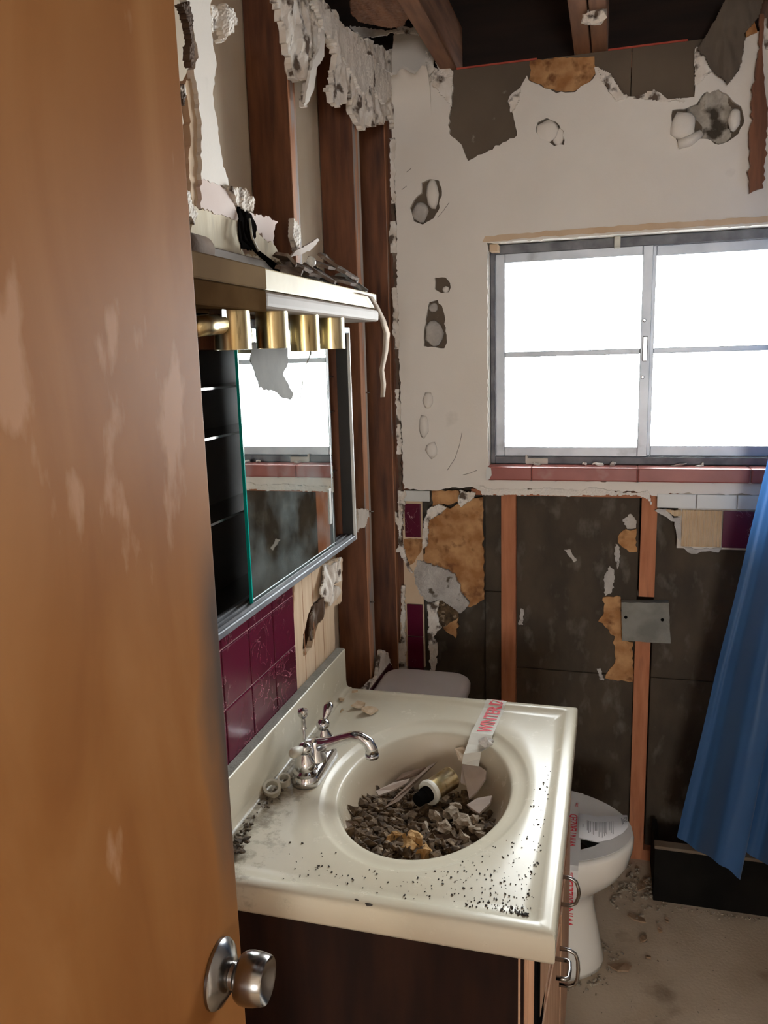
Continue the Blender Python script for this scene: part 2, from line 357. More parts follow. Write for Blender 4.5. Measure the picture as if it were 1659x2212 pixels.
    mr = n.new('ShaderNodeMapRange'); mr.inputs[1].default_value = .45; mr.inputs[2].default_value = .85; mr.inputs[4].default_value = .30; L.new(t.outputs['Fac'], mr.inputs[0])
    mx = n.new('ShaderNodeMixShader'); L.new(mr.outputs[0], mx.inputs[0]); L.new(b.outputs[0], mx.inputs[1]); L.new(d.outputs[0], mx.inputs[2]); L.new(mx.outputs[0], n['Material Output'].inputs[0])
    r['mirror'] = mt
    # cultured marble top with grime around the faucet
    mt = bpy.data.materials.new('cultured_marble'); mt.use_nodes = True; n = mt.node_tree.nodes; L = mt.node_tree.links; b = n['Principled BSDF']
    tc = n.new('ShaderNodeTexCoord'); t = n.new('ShaderNodeTexNoise'); t.inputs['Scale'].default_value = 4; t.inputs['Detail'].default_value = 5; L.new(tc.outputs['Object'], t.inputs['Vector'])
    rp = n.new('ShaderNodeValToRGB'); e = rp.color_ramp.elements; e[0].position = .35; e[0].color = (.53, .475, .36, 1); e[1].position = .65; e[1].color = (.58, .53, .42, 1); L.new(t.outputs['Fac'], rp.inputs[0])
    t2 = n.new('ShaderNodeTexNoise'); t2.inputs['Scale'].default_value = 26; t2.inputs['Detail'].default_value = 9; t2.inputs['Roughness'].default_value = .75; L.new(tc.outputs['Object'], t2.inputs['Vector'])
    # distance to the strip of grime behind the faucet, along the backsplash
    sx = n.new('ShaderNodeSeparateXYZ'); L.new(tc.outputs['Object'], sx.inputs[0])
    dx = n.new('ShaderNodeMapRange'); dx.inputs[1].default_value = .15; dx.inputs[2].default_value = .03; dx.inputs[3].default_value = -.12; dx.inputs[4].default_value = .17; L.new(sx.outputs['X'], dx.inputs[0])
    dy = n.new('ShaderNodeMapRange'); dy.inputs[1].default_value = -.84; dy.inputs[2].default_value = -.98; dy.inputs[3].default_value = -.2; dy.inputs[4].default_value = .0; L.new(sx.outputs['Y'], dy.inputs[0])
    a1 = n.new('ShaderNodeMath'); L.new(dx.outputs[0], a1.inputs[0]); L.new(dy.outputs[0], a1.inputs[1])
    a2 = n.new('ShaderNodeMath'); L.new(a1.outputs[0], a2.inputs[0]); L.new(t2.outputs['Fac'], a2.inputs[1])
    bz = n.new('ShaderNodeMapRange'); bz.inputs[1].default_value = .808; bz.inputs[2].default_value = .815; bz.inputs[4].default_value = -.5; L.new(sx.outputs['Z'], bz.inputs[0])
    a3 = n.new('ShaderNodeMath'); L.new(a2.outputs[0], a3.inputs[0]); L.new(bz.outputs[0], a3.inputs[1]); a2 = a3
    g = n.new('ShaderNodeMapRange'); g.inputs[1].default_value = .52; g.inputs[2].default_value = .72; g.inputs[4].default_value = .80; L.new(a2.outputs[0], g.inputs[0])
    mx = n.new('ShaderNodeMix'); mx.data_type = 'RGBA'; L.new(g.outputs[0], mx.inputs['Factor']); L.new(rp.outputs[0], mx.inputs['A']); mx.inputs['B'].default_value = (.13, .10, .07, 1)
    # tan mixed in further down inside the bowl
    zz = n.new('ShaderNodeMapRange'); zz.inputs[1].default_value = .79; zz.inputs[2].default_value = .74; zz.inputs[4].default_value = .75; L.new(sx.outputs['Z'], zz.inputs[0])
    mx2 = n.new('ShaderNodeMix'); mx2.data_type = 'RGBA'; L.new(zz.outputs[0], mx2.inputs['Factor']); L.new(mx.outputs['Result'], mx2.inputs['A']); mx2.inputs['B'].default_value = (.42, .325, .23, 1)
    L.new(mx2.outputs['Result'], b.inputs['Base Color'])
    rr = n.new('ShaderNodeMapRange'); rr.inputs[1].default_value = .4; rr.inputs[2].default_value = .7; b.inputs['Specular IOR Level'].default_value = .16; rr.inputs[3].default_value = .22; rr.inputs[4].default_value = .30; L.new(t2.outputs['Fac'], rr.inputs[0]); L.new(rr.outputs[0], b.inputs['Roughness'])
    r['marble'] = mt
    # floor: dusty tan
    mt = M('dusty_floor', (.46, .36, .255), (.56, .45, .33), .85, scale=6, bump=.25, bscale=120, c3=(.24, .17, .11), s3=7, lo3=.60, hi3=.75)
    r['floor'] = mt
    # satin curtain
    mt = bpy.data.materials.new('blue_satin'); mt.use_nodes = True; n = mt.node_tree.nodes; L = mt.node_tree.links; b = n['Principled BSDF']
    tc = n.new('ShaderNodeTexCoord'); t = n.new('ShaderNodeTexNoise'); t.inputs['Scale'].default_value = 6; L.new(tc.outputs['Object'], t.inputs['Vector'])
    rp = n.new('ShaderNodeValToRGB'); e = rp.color_ramp.elements; e[0].color = (.030, .10, .25, 1); e[1].color = (.048, .145, .33, 1); L.new(t.outputs['Fac'], rp.inputs[0]); L.new(rp.outputs[0], b.inputs['Base Color'])
    b.inputs['Roughness'].default_value = .38; b.inputs['Specular IOR Level'].default_value = .7; b.inputs['Sheen Weight'].default_value = .2
    tl = n.new('ShaderNodeBsdfTranslucent'); tl.inputs[0].default_value = (.05, .17, .45, 1); mx = n.new('ShaderNodeMixShader'); mx.inputs[0].default_value = .30
    L.new(b.outputs[0], mx.inputs[1]); L.new(tl.outputs[0], mx.inputs[2]); L.new(mx.outputs[0], n['Material Output'].inputs[0])
    r['curtain'] = mt
    return r
SP = special()
van_side = M('vanity_dark_wood', (.010, .003, .0015), (.022, .007, .003), .8, scale=7, stretch=(4, 4, .7), bump=.05, spec=.2)
van_front = M('vanity_front_wood', (.40, .21, .12), (.52, .32, .20), .55, scale=9, stretch=(6, 6, .6))

# ================================================================== SETTING
fl = box('floor', (-.15, -5.3, -.05), (2.2, .12, 0), SP['floor'])
tag(fl, 'dusty tan bathroom floor strewn with crumbs of plaster', 'floor', kind='structure')

# ---- back wall -----------------------------------------------------
WX0, WX1, WZ0, WZ1 = .2752, 1.185, 1.2654, 1.9124
wb = empty('wall_back', (0, 0, 0), 'off-white plaster wall around the window, broken open above and below', 'wall', kind='structure')
# gypsum lath board behind the plaster above and beside the window
lo_, hi_ = 1.20, 2.385
for a, b in (((-.0, 1.30), (WX0, hi_)), ((WX0, WZ1+.006), (.66, hi_)), ((.662, WZ1+.006), (1.62, hi_)), ((WX1, lo_), (1.62, WZ1))):
    box('lath_board', (a[0], .0125, a[1]), (b[0], .0215, b[1]), lath_brown, wb)
top = Z2([(0, 160), (20, 118), (60, 118), (105, 130), (135, 150), (150, 190), (165, 270), (210, 330), (262, 330), (262, 400), (250, 500), (246, 590), (300, 640), (330, 712), (548, 600), (530, 510), (508, 450), (512, 425), (560, 392), (590, 335), (600, 357), (690, 397), (760, 410), (805, 408), (830, 382), (870, 365), (895, 330), (890, 300), (905, 296), (950, 340), (990, 440), (1040, 428), (1090, 424), (1140, 405), (1180, 410), (1215, 440), (1300, 435), (1333, 428), (1338, 300), (1335, 215), (1360, 210), (1400, 300), (1480, 372), (1530, 310), (1548, 170), (1600, 140), (1659, 130)])
p2 = [(x, y) for x, y in top]
rt = at(1659, 62, 'y', 0)
outer = [(at(x, y, 'y', 0).x, at(x, y, 'y', 0).z) for x, y in p2] + [(1.62, 2.34), (1.62, 1.185), (.80, 1.192), (.78, 1.178), (.70, 1.196), (.52, 1.188), (.40, 1.198), (.33, 1.186)]
low = [(1040, 1062), (1020, 1052), (985, 1053), (940, 1060), (900, 1058), (872, 1056)]
outer += [(at(x, y, 'y', 0).x, at(x, y, 'y', 0).z) for x, y in low]
outer += [(.006, 1.5), (.0, 1.75), (.008, 2.0), (.004, 2.15), (-.004, 2.3)]
def px2(pts): return [(at(x, y, 'y', 0).x, at(x, y, 'y', 0).z) for x, y in pts]
wh = [(WX0, WZ0-.042), (WX1, WZ0-.042), (WX1, WZ1), (WX0, WZ1)]
h_mid = px2(Z2([(640, 540), (680, 520), (720, 540), (755, 580), (755, 640), (715, 645), (690, 628), (650, 615), (632, 585)]))
h_big = px2(Z2([(1235, 490), (1290, 485), (1340, 460), (1380, 410), (1440, 395), (1490, 430), (1540, 470), (1555, 530), (1530, 590), (1480, 630), (1440, 640), (1390, 615), (1340, 615), (1270, 650), (1255, 625), (1232, 570)]))
h_l1 = px2(Z2([(125, 810), (160, 792), (205, 800), (215, 850), (205, 920), (165, 975), (130, 995), (90, 980), (72, 920), (105, 870), (125, 855)]))
h_a = px2(Z4([(218, 240), (265, 240), (285, 262), (280, 302), (245, 306), (218, 290)]))
h_b = px2(Z4([(195, 345), (232, 335), (258, 390), (272, 520), (260, 545), (172, 535), (172, 470), (182, 400)]))
h_c = px2(Z4([(150, 785), (185, 815), (195, 860), (205, 905), (190, 932), (160, 930), (135, 885), (135, 830)]))
h_d = px2(Z4([(172, 935), (200, 935), (240, 985), (245, 1010), (180, 1020)]))
h_e = px2(Z4([(160, 750), (190, 730), (216, 745), (215, 785), (190, 810), (165, 795)]))
ps = sheet('plaster_sheet', outer, 'y', 0, .0122, paint, wb, holes=[wh, h_mid, h_big, h_l1, h_a, h_b], rag=.0022, seg=.010, seed=3, flat=True)
# keep the window edge of the plaster straight: jamb returns
box('jamb_return', (WX0-.004, -.001, WZ0-.04), (WX0+.0, .10, WZ1), paint, wb)
box('jamb_return', (WX0-.004, -.001, WZ1), (WX1, .10, WZ1+.004), paint, wb)
box('jamb_return', (WX1, -.001, WZ0-.04), (WX1+.004, .10, WZ1), paint, wb)
# rims of thick torn plaster round the broken areas
def blob(name, px, ax, v, r, depth, mat, parent, seed, off=0, sx=1, sz=1):
    c = at(px[0], px[1], ax, v)
    me = chunk_mesh(name, 1, seed, 1, 2, .18)
    for q in me.vertices:
        q.co = Vector((q.co.x*r*sx, q.co.y*depth, q.co.z*r*sz)) if ax == 'y' else Vector((q.co.x*depth, q.co.y*r*sx, q.co.z*r*sz))
        q.co += c + (Vector((0, off, 0)) if ax == 'y' else Vector((off, 0, 0)))
    return keep(link(name, me, mat, parent, True))
Q = lambda p: Z2([p])[0]
Q4 = lambda p: Z4([p])[0]
blob('plaster_plug', Q((680, 580)), 'y', 0, .030, .012, paint, wb, 1, .004)
blob('plaster_plug', Q((730, 605)), 'y', 0, .020, .008, paint, wb, 2, .007, .8, 1.2)
blob('plaster_plug', Q((1282, 562)), 'y', 0, .032, .016, paint, wb, 3, -.004, 1, 1.15)
blob('plaster_plug', Q((1510, 530)), 'y', 0, .020, .014, paint, wb, 4, .0, .8, 1.5)
tube('plaster_roll', [at(*Q((1262, 640)), 'y', -.004), at(*Q((1310, 625)), 'y', -.008), at(*Q((1362, 590)), 'y', -.002)], [.012, .014, .010], paint, wb)
sheet('torn_fibre', Z2([(1300, 480), (1345, 462), (1385, 412), (1440, 398), (1490, 432), (1500, 480), (1480, 560), (1500, 600), (1470, 630), (1440, 638), (1390, 612), (1335, 600), (1310, 540)]), 'y', .005, .006, M('torn_fibre', (.30, .26, .21), (.50, .45, .38), .95, scale=30, bump=.6, c3=(.06, .045, .03), s3=20, lo3=.50, hi3=.62), wb, seed=25, rag=.004, warp=.012)
blob('plaster_plug', Q((172, 860)), 'y', 0, .024, .011, paint, wb, 12, .006, .8, 1.9)
blob('plaster_plug', Q((118, 940)), 'y', 0, .026, .014, greyplaster, wb, 13, .004, .9, 1.2)
blob('plaster_plug', Q4((215, 480)), 'y', 0, .032, .010, greyplaster, wb, 14, .007, .9, 1.2)
blob('plaster_plug', Q4((210, 370)), 'y', 0, .014, .009, greyplaster, wb, 15, .006)
blob('plaster_plug', Q4((265, 290)), 'y', 0, .010, .008, paint, wb, 16, .004)
blob('plaster_lump', Q4((190, 770)), 'y', 0, .020, .013, paint, wb, 17, -.001, .8, 1.25)
blob('plaster_lump', Q4((172, 880)), 'y', 0, .022, .008, paint, wb, 18, 0, .75, 1.6)
blob('plaster_lump', Q4((205, 985)), 'y', 0, .020, .008, paint, wb, 19, 0, .9, 1.3)
scr_m = M('scratch', (.30, .26, .22), (.38, .33, .28), .9, scale=40)
for pts in ([(998, 935), (993, 960), (983, 990), (966, 1016)], [(1000, 1026), (1015, 1022), (1030, 1016)], [(945, 470), (958, 455), (970, 438)], [(878, 372), (888, 364)], [(868, 410), (878, 402)]):
    tube('scratch', [at(x, y, 'y', -.0002) for x, y in pts], .0009, scr_m, wb, 5)
# exposed orange board at the top, brown paper flap, splinter
sheet('fibre_patch', Z2([(604, 268), (700, 258), (890, 250), (895, 325), (868, 362), (828, 396), (760, 406), (690, 393), (604, 354)]), 'y', .0105, .002, fiber_orange, wb, seed=5)
for k, pts in enumerate(([(905, 296), (955, 330), (1000, 395), (1040, 428), (985, 448), (950, 395), (915, 345)], [(1335, 215), (1365, 208), (1395, 270), (1408, 310), (1360, 370), (1335, 380)], [(180, 300), (260, 320), (258, 470), (225, 440), (200, 400), (170, 380)], [(508, 450), (560, 392), (556, 440), (525, 500)], [(1090, 424), (1150, 396), (1215, 440), (1290, 436), (1290, 448), (1120, 440), (1050, 436)])):
    sheet('torn_plaster', Z2(pts), 'y', -.004, .006, paint_torn, wb, seed=20+k, rag=.003, seg=.006, warp=.004)
sheet('paper_flap', Z2([(1345, 215), (1400, 130), (1440, 60), (1480, -20), (1640, -20), (1625, 60), (1560, 145), (1550, 230), (1532, 305), (1482, 372), (1405, 300), (1375, 240)]), 'y', -.020, .004, flap_m, wb, seed=7, warp=.010)
sheet('wood_splinter', Z2([(1612, 255), (1632, 250), (1650, 420), (1659, 560), (1650, 620), (1645, 700), (1640, 830), (1618, 835), (1580, 855), (1577, 700), (1590, 430)]), 'y', -.024, .014, splint, wb, seed=8, rag=.003)
sheet('wood_splinter', Z2([(1622, 60), (1640, 60), (1636, 250), (1622, 320), (1616, 250)]), 'y', -.022, .012, splint, wb, seed=9, rag=.002)
sheet('fibre_patch', Z2([(1555, 115), (1600, 95), (1612, 140), (1560, 165)]), 'y', -.008, .01, fiber_orange, wb, seed=10)
sheet('torn_plaster', Z2([(1640, 80), (1700, 80), (1700, 230), (1650, 215), (1640, 150)]), 'y', -.006, .01, paint_torn, wb, seed=11)
sheet('torn_plaster', Z2([(140, 205), (175, 215), (180, 300), (160, 385), (140, 380), (150, 300)]), 'y', -.008, .008, paint_torn, wb, seed=12, rag=.004, warp=.005)
# framing: top plate, window header, studs
box('top_plate', (-.02, .022, 2.34), (1.62, .112, 2.378), stud_orange, wb)
box('window_header', (.20, .022, WZ1+.008), (1.30, .112, WZ1+.10), stud_orange, wb)
box('rough_sill', (.22, .022, 1.172), (1.30, .112, 1.19), stud_orange, wb)
sx1a, sx1b = .3125, .357
box('stud', (sx1a, .022, .036), (sx1b, .112, 1.172), stud_orange, wb)
# second stud is cut by the soap dish recess
box('stud', (.724, .022, .872), (.768, .112, 1.172), stud_orange, wb)
box('stud', (.718, .022, .036), (.762, .112, .738), stud_orange, wb)
box('stud', (1.14, .022, .036), (1.184, .112, 1.172), stud_orange, wb)
box('stud', (-.02, .022, .036), (.02, .112, 2.34), stud_red, wb)
box('bottom_plate', (-.02, .022, 0), (1.62, .112, .036), stud_orange, wb)
# dark sheathing behind, board by board
def board(x0, x1, z0, z1, y0=.052): return box('sheathing_board', (x0, y0, z0), (x1, y0+.012, z1), sheath, wb, bev=.0015, seg=1)
zs = .605
board(-.02, .258, .0, 1.20, .055); board(.2595, .3125, .86, 1.20, .040); board(.2595, .3125, .0, .858, .040)
board(.357, .72, zs+.002, 1.20); board(.357, .72, .0, zs)
board(.768, 1.14, zs+.002, 1.20); board(.768, 1.14, 0, zs); board(1.184, 1.62, 0, 1.20)
box('exterior_board', (-.25, .114, 0), (1.75, .13, 1.20), lath_brown, wb)
box('exterior_board', (WX0-.005, .106, 1.188), (WX1+.005, .13, WZ0+.006), lath_brown, wb); box('exterior_board', (-.25, .114, WZ1-.003), (1.75, .13, 2.376), lath_brown, wb)
redl = M('red_edge_paint', (.40, .05, .025), (.5, .09, .05), .7, scale=30)
box('red_edge', (.19, .010, 2.3845), (.412, .022, 2.389), redl, wb); box('red_edge', (.60, .010, 2.3845), (.80, .022, 2.389), redl, wb)
box('exterior_board', (-.25, .114, 1.2), (WX0+.006, .13, WZ1), lath_brown, wb)
box('exterior_board', (WX1-.006, .114, 1.2), (1.75, .13, WZ1), lath_brown, wb)
# soap dish recess of grey mortar
sm = sheet('soap_dish_mortar', Z5([(1025, 543), (1230, 545), (1234, 640), (1238, 720), (1150, 716), (1028, 708)]), 'y', .020, .03, mortar, wb, seed=14, rag=.0006)
for p in ((1044, 607), (1202, 618)):
    c = at(*Z5([p])[0], 'y', .02)
    lathe('screw_hole', [(.005, 0), (.005, .003), (.0, .003)], c + Vector((0, -.0015, 0)), (0, 1, 0), black, sm, 10)
# broken layers at lower left of the wall
sheet('fibre_patch', Z5([(170, 210), (205, 165), (250, 140), (300, 130), (360, 95), (425, 88), (432, 530), (370, 565), (345, 545), (330, 505), (300, 430), (240, 390), (150, 360), (178, 330), (175, 270)]), 'y', .020, .012, fiber_orange, wb, seed=15, rag=.002)
sheet('fibre_patch', Z5([(205, 60), (320, 62), (330, 100), (290, 120), (210, 125)]), 'y', .008, .010, fiber_orange, wb, seed=16, rag=.002)
sheet('fibre_patch', Z5([(85, 268), (165, 268), (160, 320), (130, 370), (100, 380), (85, 330)]), 'y', .0045, .003, fiber_orange, wb, seed=17, rag=.002)
sheet('fibre_patch', Z5([(225, 600), (325, 570), (310, 698), (260, 660), (235, 640)]), 'y', .018, .012, fiber_orange, wb, seed=18, rag=.003)
sheet('grey_plaster', Z5([(145, 360), (215, 385), (300, 415), (330, 470), (325, 500), (372, 545), (330, 590), (285, 560), (240, 530), (190, 545), (150, 500), (125, 430)]), 'y', .004, .012, greyplaster, wb, seed=19, rag=.003, warp=.004)
sheet('grey_plaster', Z5([(210, 570), (245, 535), (290, 530), (322, 570), (320, 610), (260, 650), (220, 620)]), 'y', .008, .012, debris_m, wb, seed=21, rag=.003)
for k, pts in enumerate(([(60, 60), (90, 60), (88, 120), (70, 240), (85, 330), (125, 420), (100, 400), (70, 330), (25, 320), (62, 310), (62, 230), (25, 140), (35, 125), (62, 190)], [(205, 130), (240, 120), (270, 130), (250, 155), (190, 190), (185, 300), (165, 310), (170, 200), (185, 150)], [(330, 62), (395, 70), (380, 100), (330, 130), (315, 100)], [(185, 545), (240, 535), (225, 590), (245, 650), (215, 690), (230, 740), (220, 840), (200, 840), (190, 700), (190, 620)], [(70, 470), (88, 470), (92, 830), (50, 850), (45, 760), (75, 690)], [(410, 40), (470, 55), (580, 55), (700, 50), (850, 60), (900, 45), (1000, 62), (1090, 68), (1140, 60), (1160, 130), (1130, 90), (1090, 80), (940, 80), (800, 84), (640, 78), (420, 80)])):
    sheet('torn_plaster', Z5(pts), 'y', -.006, .009, paint_torn if k != 5 else paint, wb, seed=30+k, rag=.003, seg=.006, warp=.004)
for k, pts in enumerate(([(945, 520), (1022, 520), (1026, 640), (1030, 700), (1075, 715), (1076, 885), (1010, 880), (955, 870), (975, 830), (1000, 800), (995, 690), (970, 660), (925, 625), (950, 590)], [(1010, 260), (1030, 235), (1092, 225), (1092, 325), (1060, 325), (1030, 305), (1008, 285)])):
    sheet('fibre_patch', Z5(pts), 'y', .046, .006, fiber_orange, wb, seed=40+k, rag=.003)
for k, pts in enumerate(([(950, 430), (975, 385), (992, 400), (995, 440), (985, 500), (955, 515)], [(1000, 290), (1012, 300), (1018, 370), (1008, 400), (995, 330)], [(1030, 185), (1065, 160), (1090, 190), (1088, 222), (1050, 225)], [(778, 315), (800, 312), (830, 360), (820, 370)], [(918, 830), (935, 828), (950, 880), (935, 880)], [(590, 570), (602, 575), (600, 640), (580, 640)])):
    sheet('plaster_smear', Z5(pts), 'y', .0495, .003, greyplaster, wb, seed=50+k, rag=.002, seg=.005)
sheet('torn_plaster', Z5([(1170, 145), (1220, 140), (1250, 180), (1280, 175), (1285, 300), (1310, 310), (1460, 308), (1445, 325), (1390, 322), (1330, 330), (1290, 305), (1265, 260), (1255, 195), (1200, 165)]), 'y', .004, .012, greyplaster, wb, seed=60, rag=.003)
ridge = M('ridged_tile_bed', (.60, .40, .22), (.68, .49, .30), .85, scale=10)
_n = ridge.node_tree.nodes; _L = ridge.node_tree.links; _w = _n.new('ShaderNodeTexWave'); _w.bands_direction = 'X'; _w.inputs['Scale'].default_value = 34; _w.inputs['Distortion'].default_value = 5; _w.inputs['Detail Scale'].default_value = .9
_m = _n.new('ShaderNodeMapping'); _m.inputs['Scale'].default_value = (1, 1, .45); _t = _n.new('ShaderNodeTexCoord'); _L.new(_t.outputs['Object'], _m.inputs[0]); _L.new(_m.outputs[0], _w.inputs['Vector'])
_b = _n.new('ShaderNodeBump'); _b.inputs['Strength'].default_value = 1; _b.inputs['Distance'].default_value = .0025; _L.new(_w.outputs['Fac'], _b.inputs['Height']); _L.new(_b.outputs[0], _n['Principled BSDF'].inputs['Normal'])
# wall tiles on the back wall: burgundy and bare-backed tiles
ZT, P = 1.1438, .1095
def tile(x0, x1, z0, z1, mat, parent, y=0, label=None): return box('tile', (x0+.001, y, z0+.001), (x1-.001, y+.008, z1-.001), mat, parent, bev=.0022, seg=2, label=label)
for r in (0, 3, 4, 5): tile(.010, .064, ZT-P*(r+1), ZT-P*r, SP['burgundy'], wb)
box('tile_backing', (.002, .008, .60), (.066, .02, 1.15), peach, wb)
tile(.008, .094, 1.150, 1.186, whitetile, wb)
xr = .8343
tile(xr, xr+P, ZT-P, ZT, ridge, wb, .001, 'bare sand-coloured tile bed with wavy ridges')
for j in (1, 2, 3): tile(xr+P*j, xr+P*(j+1), ZT-P, ZT, SP['burgundy'], wb)
sheet('tile', [(xr-.045, ZT-.002), (xr-.002, ZT-.002), (xr-.002, ZT-.018), (xr-.02, ZT-.020), (xr-.035, ZT-.010)], 'y', .001, .008, ridge, wb, rag=.001, seg=.006, seed=88, flat=True)
box('tile_backing', (xr-.01, .009, ZT-P-.006), (1.5, .02, ZT+.05), plaster_core, wb)
for j in range(6): tile(.764+.1075*j, .764+.1075*(j+1), ZT+.003, ZT+.046, whitetile, wb, -.002)

# ---- window ---------------------------------------------------------
wn = empty('window_1', (0, 0, 0), 'aluminium sliding window with four bright panes', 'window', kind='structure')
def bar(name, a, b, mat, parent=wn, bev=.002): return box(name, a, b, mat, parent, bev, 1)
FY0, FY1 = .055, .105
bar('outer_frame', (WX0+.001, FY0, WZ0), (.290, FY1, WZ1), alu_dark); bar('outer_frame', (1.168, FY0, WZ0), (WX1-.001, FY1, WZ1), alu_dark)
bar('outer_frame', (.290, FY0, 1.884), (1.168, FY1, WZ1-.001), alu_dark); bar('outer_frame', (.290, FY0, WZ0), (1.168, FY1, 1.288), alu_dark)
# left sash (nearer), right sash behind
def sash(x0, x1, z0, z1, y0, y1, t, name='sash'):
    s = empty(name, (0, 0, 0), '', '')
    del s['label']; del s['category']; s.parent = wn
    bar('stile', (x0, y0, z0), (x0+t, y1, z1), aluminium, s); bar('stile', (x1-t, y0, z0), (x1, y1, z1), aluminium, s)
    bar('rail', (x0+t, y0, z0), (x1-t, y1, z0+t), aluminium, s); bar('rail', (x0+t, y0, z1-t*1.15), (x1-t, y1, z1), aluminium, s)
    zm = 1.594
    bar('muntin', (x0+t, y0+.004, zm-.008), (x1-t, y1-.004, zm+.008), aluminium, s)
    for a, b in ((z0+t, zm-.008), (zm+.008, z1-t*1.15)):
        box('pane', (x0+t, (y0+y1)/2-.0015, a), (x1-t, (y0+y1)/2+.0015, b), SP['glass'], s)
sash(.291, .735, 1.288, 1.892, .060, .080, .028)
sash(.715, 1.167, 1.288, 1.892, .082, .102, .030)
lt = bar('latch', (.713, .050, 1.565), (.727, .060, 1.635), steel)
for z in (1.52, 1.68): lathe('rivet', [(.005, 0), (.005, -.004), (.003, -.006)], (.716, .060, z), (0, 1, 0), steel, wn, 10)
bar('curtain_clip', (.628, .028, 1.880), (.645, .055, 1.912), ringplastic)
bar('wood_block', (.281, .006, 1.888), (.306, .052, 1.909), peach, wn)
# top trim strip, tan
tt = sheet('trim_1', [(.20, WZ1+.004), (.42, WZ1+.006), (1.30, WZ1+.006), (1.30, WZ1+.020), (.6, WZ1+.022), (.27, WZ1+.018), (.262, WZ1+.002)][1:] , 'y', -.003, .003, peach, None, rag=.0012, seg=.012, seed=71, flat=True)
tag(tt, 'thin sand-coloured strip of bare wall along the window top', 'trim', kind='structure')
# sill of red tiles
sl = empty('trim_2', (0, 0, 0), 'window sill of dark red glazed tiles', 'window sill', kind='structure')
box('grout', (WX0+.001, -.012, 1.226), (WX1-.001, .05, WZ0-.003), M('sill_grout', (.36, .20, .18), (.44, .27, .25), .9, scale=30), sl)
for a, b in ((WX0+.0, .4066), (.4074, .7086), (.7094, 1.0065), (1.0095, WX1)):
    bm = bmesh.new(); add_box(bm, (a, -.018, 1.2245), (b, .052, WZ0-.0005), .004, 2)
    keep(bmo('tile', bm, redtile, sl))
sheet('white_edge', [(WX0-.0, 1.2654), (WX0+.012, 1.262), (WX0+.014, 1.24), (WX0+.006, 1.226), (WX0-.004, 1.226)], 'y', -.020, .004, whitetile, sl, rag=.001, seg=.005, seed=4, flat=True)
# crumbs and scraps on the window track
scr = [(.42, .03, .030, .008), (.60, .028, .05, .010), (.64, .032, .024, .012), (.56, .03, .02, .009), (.82, .03, .06, .006), (.88, .03, .03, .008)]
for k, (x, y, l, h) in enumerate(scr):
    place('plaster_scrap', shard_mesh('plaster_scrap', l, .016, h*.5, 200+k), paint if k % 2 else greyplaster, (x, y, WZ0+h*.5), (.1, .2, k*.7), ('leftmost plaster scrap on the red window sill', 'long curled scrap at the middle of the red window sill', 'grey scrap touching the right of the long curled sill scrap', 'small pale scrap just left of the long curled sill scrap', 'longest flat scrap under the right window pane', 'rightmost plaster scrap on the red window sill')[k], 'scrap', 'plaster scraps on the window sill')
pb = empty('clear_plastic_strip', (.42, .045, WZ0), 'short pale plastic strip leaning on the lower window frame', 'plastic strip')
box('strip', (.385, .046, WZ0+.001), (.450, .052, WZ0+.018), tape_m, pb)
box('end_cap', (.383, .0455, WZ0+.004), (.389, .0525, WZ0+.028), tape_m, pb)

# ---- left wall -------------------------------------------------------
wl = empty('wall_left', (0, 0, 0), 'stripped stud wall behind the vanity with scraps of plaster and tile', 'wall', kind='structure')
box('back_board', (-.125, -2.45, 0), (-.112, .12, 2.45), backboard, wl)
def yat(px, py, x): return at(px, py, 'x', x).y
for (y0, y1, ) in ((-.757, -.720), (-.322, -.284), (-.014, .020), (-1.26, -1.22), (-1.70, -1.66), (-2.1, -2.06)):
    box('stud', (-.109, y0, .036), (-.020, y1, 2.34), stud_red, wl, bev=.001, seg=1)
    box('lit_stud_face', (-.0202, y0+.0005, .036), (-.0185, y1-.0005, 2.34), stud_edge, wl)  # window light on the stud front painted as a lighter orange slab
box('grey_batten', (-.060, -.2835, .60), (-.020, -.262, 2.30), M('weathered_batten', (.28, .23, .19), (.40, .34, .29), .85, scale=9, stretch=(5, 5, .6)), wl)
box('top_plate', (-.109, -2.45, 2.34), (-.02, .0, 2.378), stud_red, wl)
box('bottom_plate', (-.109, -2.45, 0), (-.02, .0, .036), stud_red, wl)
# fire blocking seen between the studs above the light bar
box('blocking', (-.109, -1.22, 1.62), (-.03, -.757, 1.66), stud_red, wl)
def lw(name, pts, mat, v=0.0, th=-.012, rag=.003, seed=1, seg=.007, warp=0): return sheet(name, Z1(pts), 'x', v, th, mat, wl, rag=rag, seg=seg, seed=seed, warp=warp)
lw('plaster_strip', [(100, -40), (150, 200), (180, 380), (150, 470), (170, 560), (190, 700), (205, 900), (205, 1210), (390, 1275), (370, 1180), (340, 1060), (320, 870), (290, 740), (280, 640), (300, 480), (310, 430), (290, 340), (270, 200), (265, 80), (285, -40)], paint, .004, seed=101)
lw('lath_strip', [(150, 480), (95, 570), (130, 820), (120, 1200), (150, 1400), (200, 1390), (212, 1210), (200, 700)], peach, -.004, seed=102)
lw('torn_plaster', [(60, 20), (120, 40), (150, 200), (175, 380), (150, 460), (130, 380), (140, 240), (90, 150)], darkpaper, .006, seed=103, warp=.006, rag=.005)
lw('torn_plaster', [(60, 580), (95, 570), (85, 680), (65, 720)], paint_torn, .004, seed=104, warp=.006)
lw('torn_plaster', [(105, 1290), (130, 1300), (190, 1440), (165, 1520), (130, 1450)], paint_torn, .006, seed=105, warp=.006)
lw('torn_plaster', [(270, 40), (330, 60), (430, 60), (465, 120), (440, 190), (390, 240), (350, 275), (350, 190), (280, 190)], paint_torn, .002, seed=106, rag=.005, warp=.008)
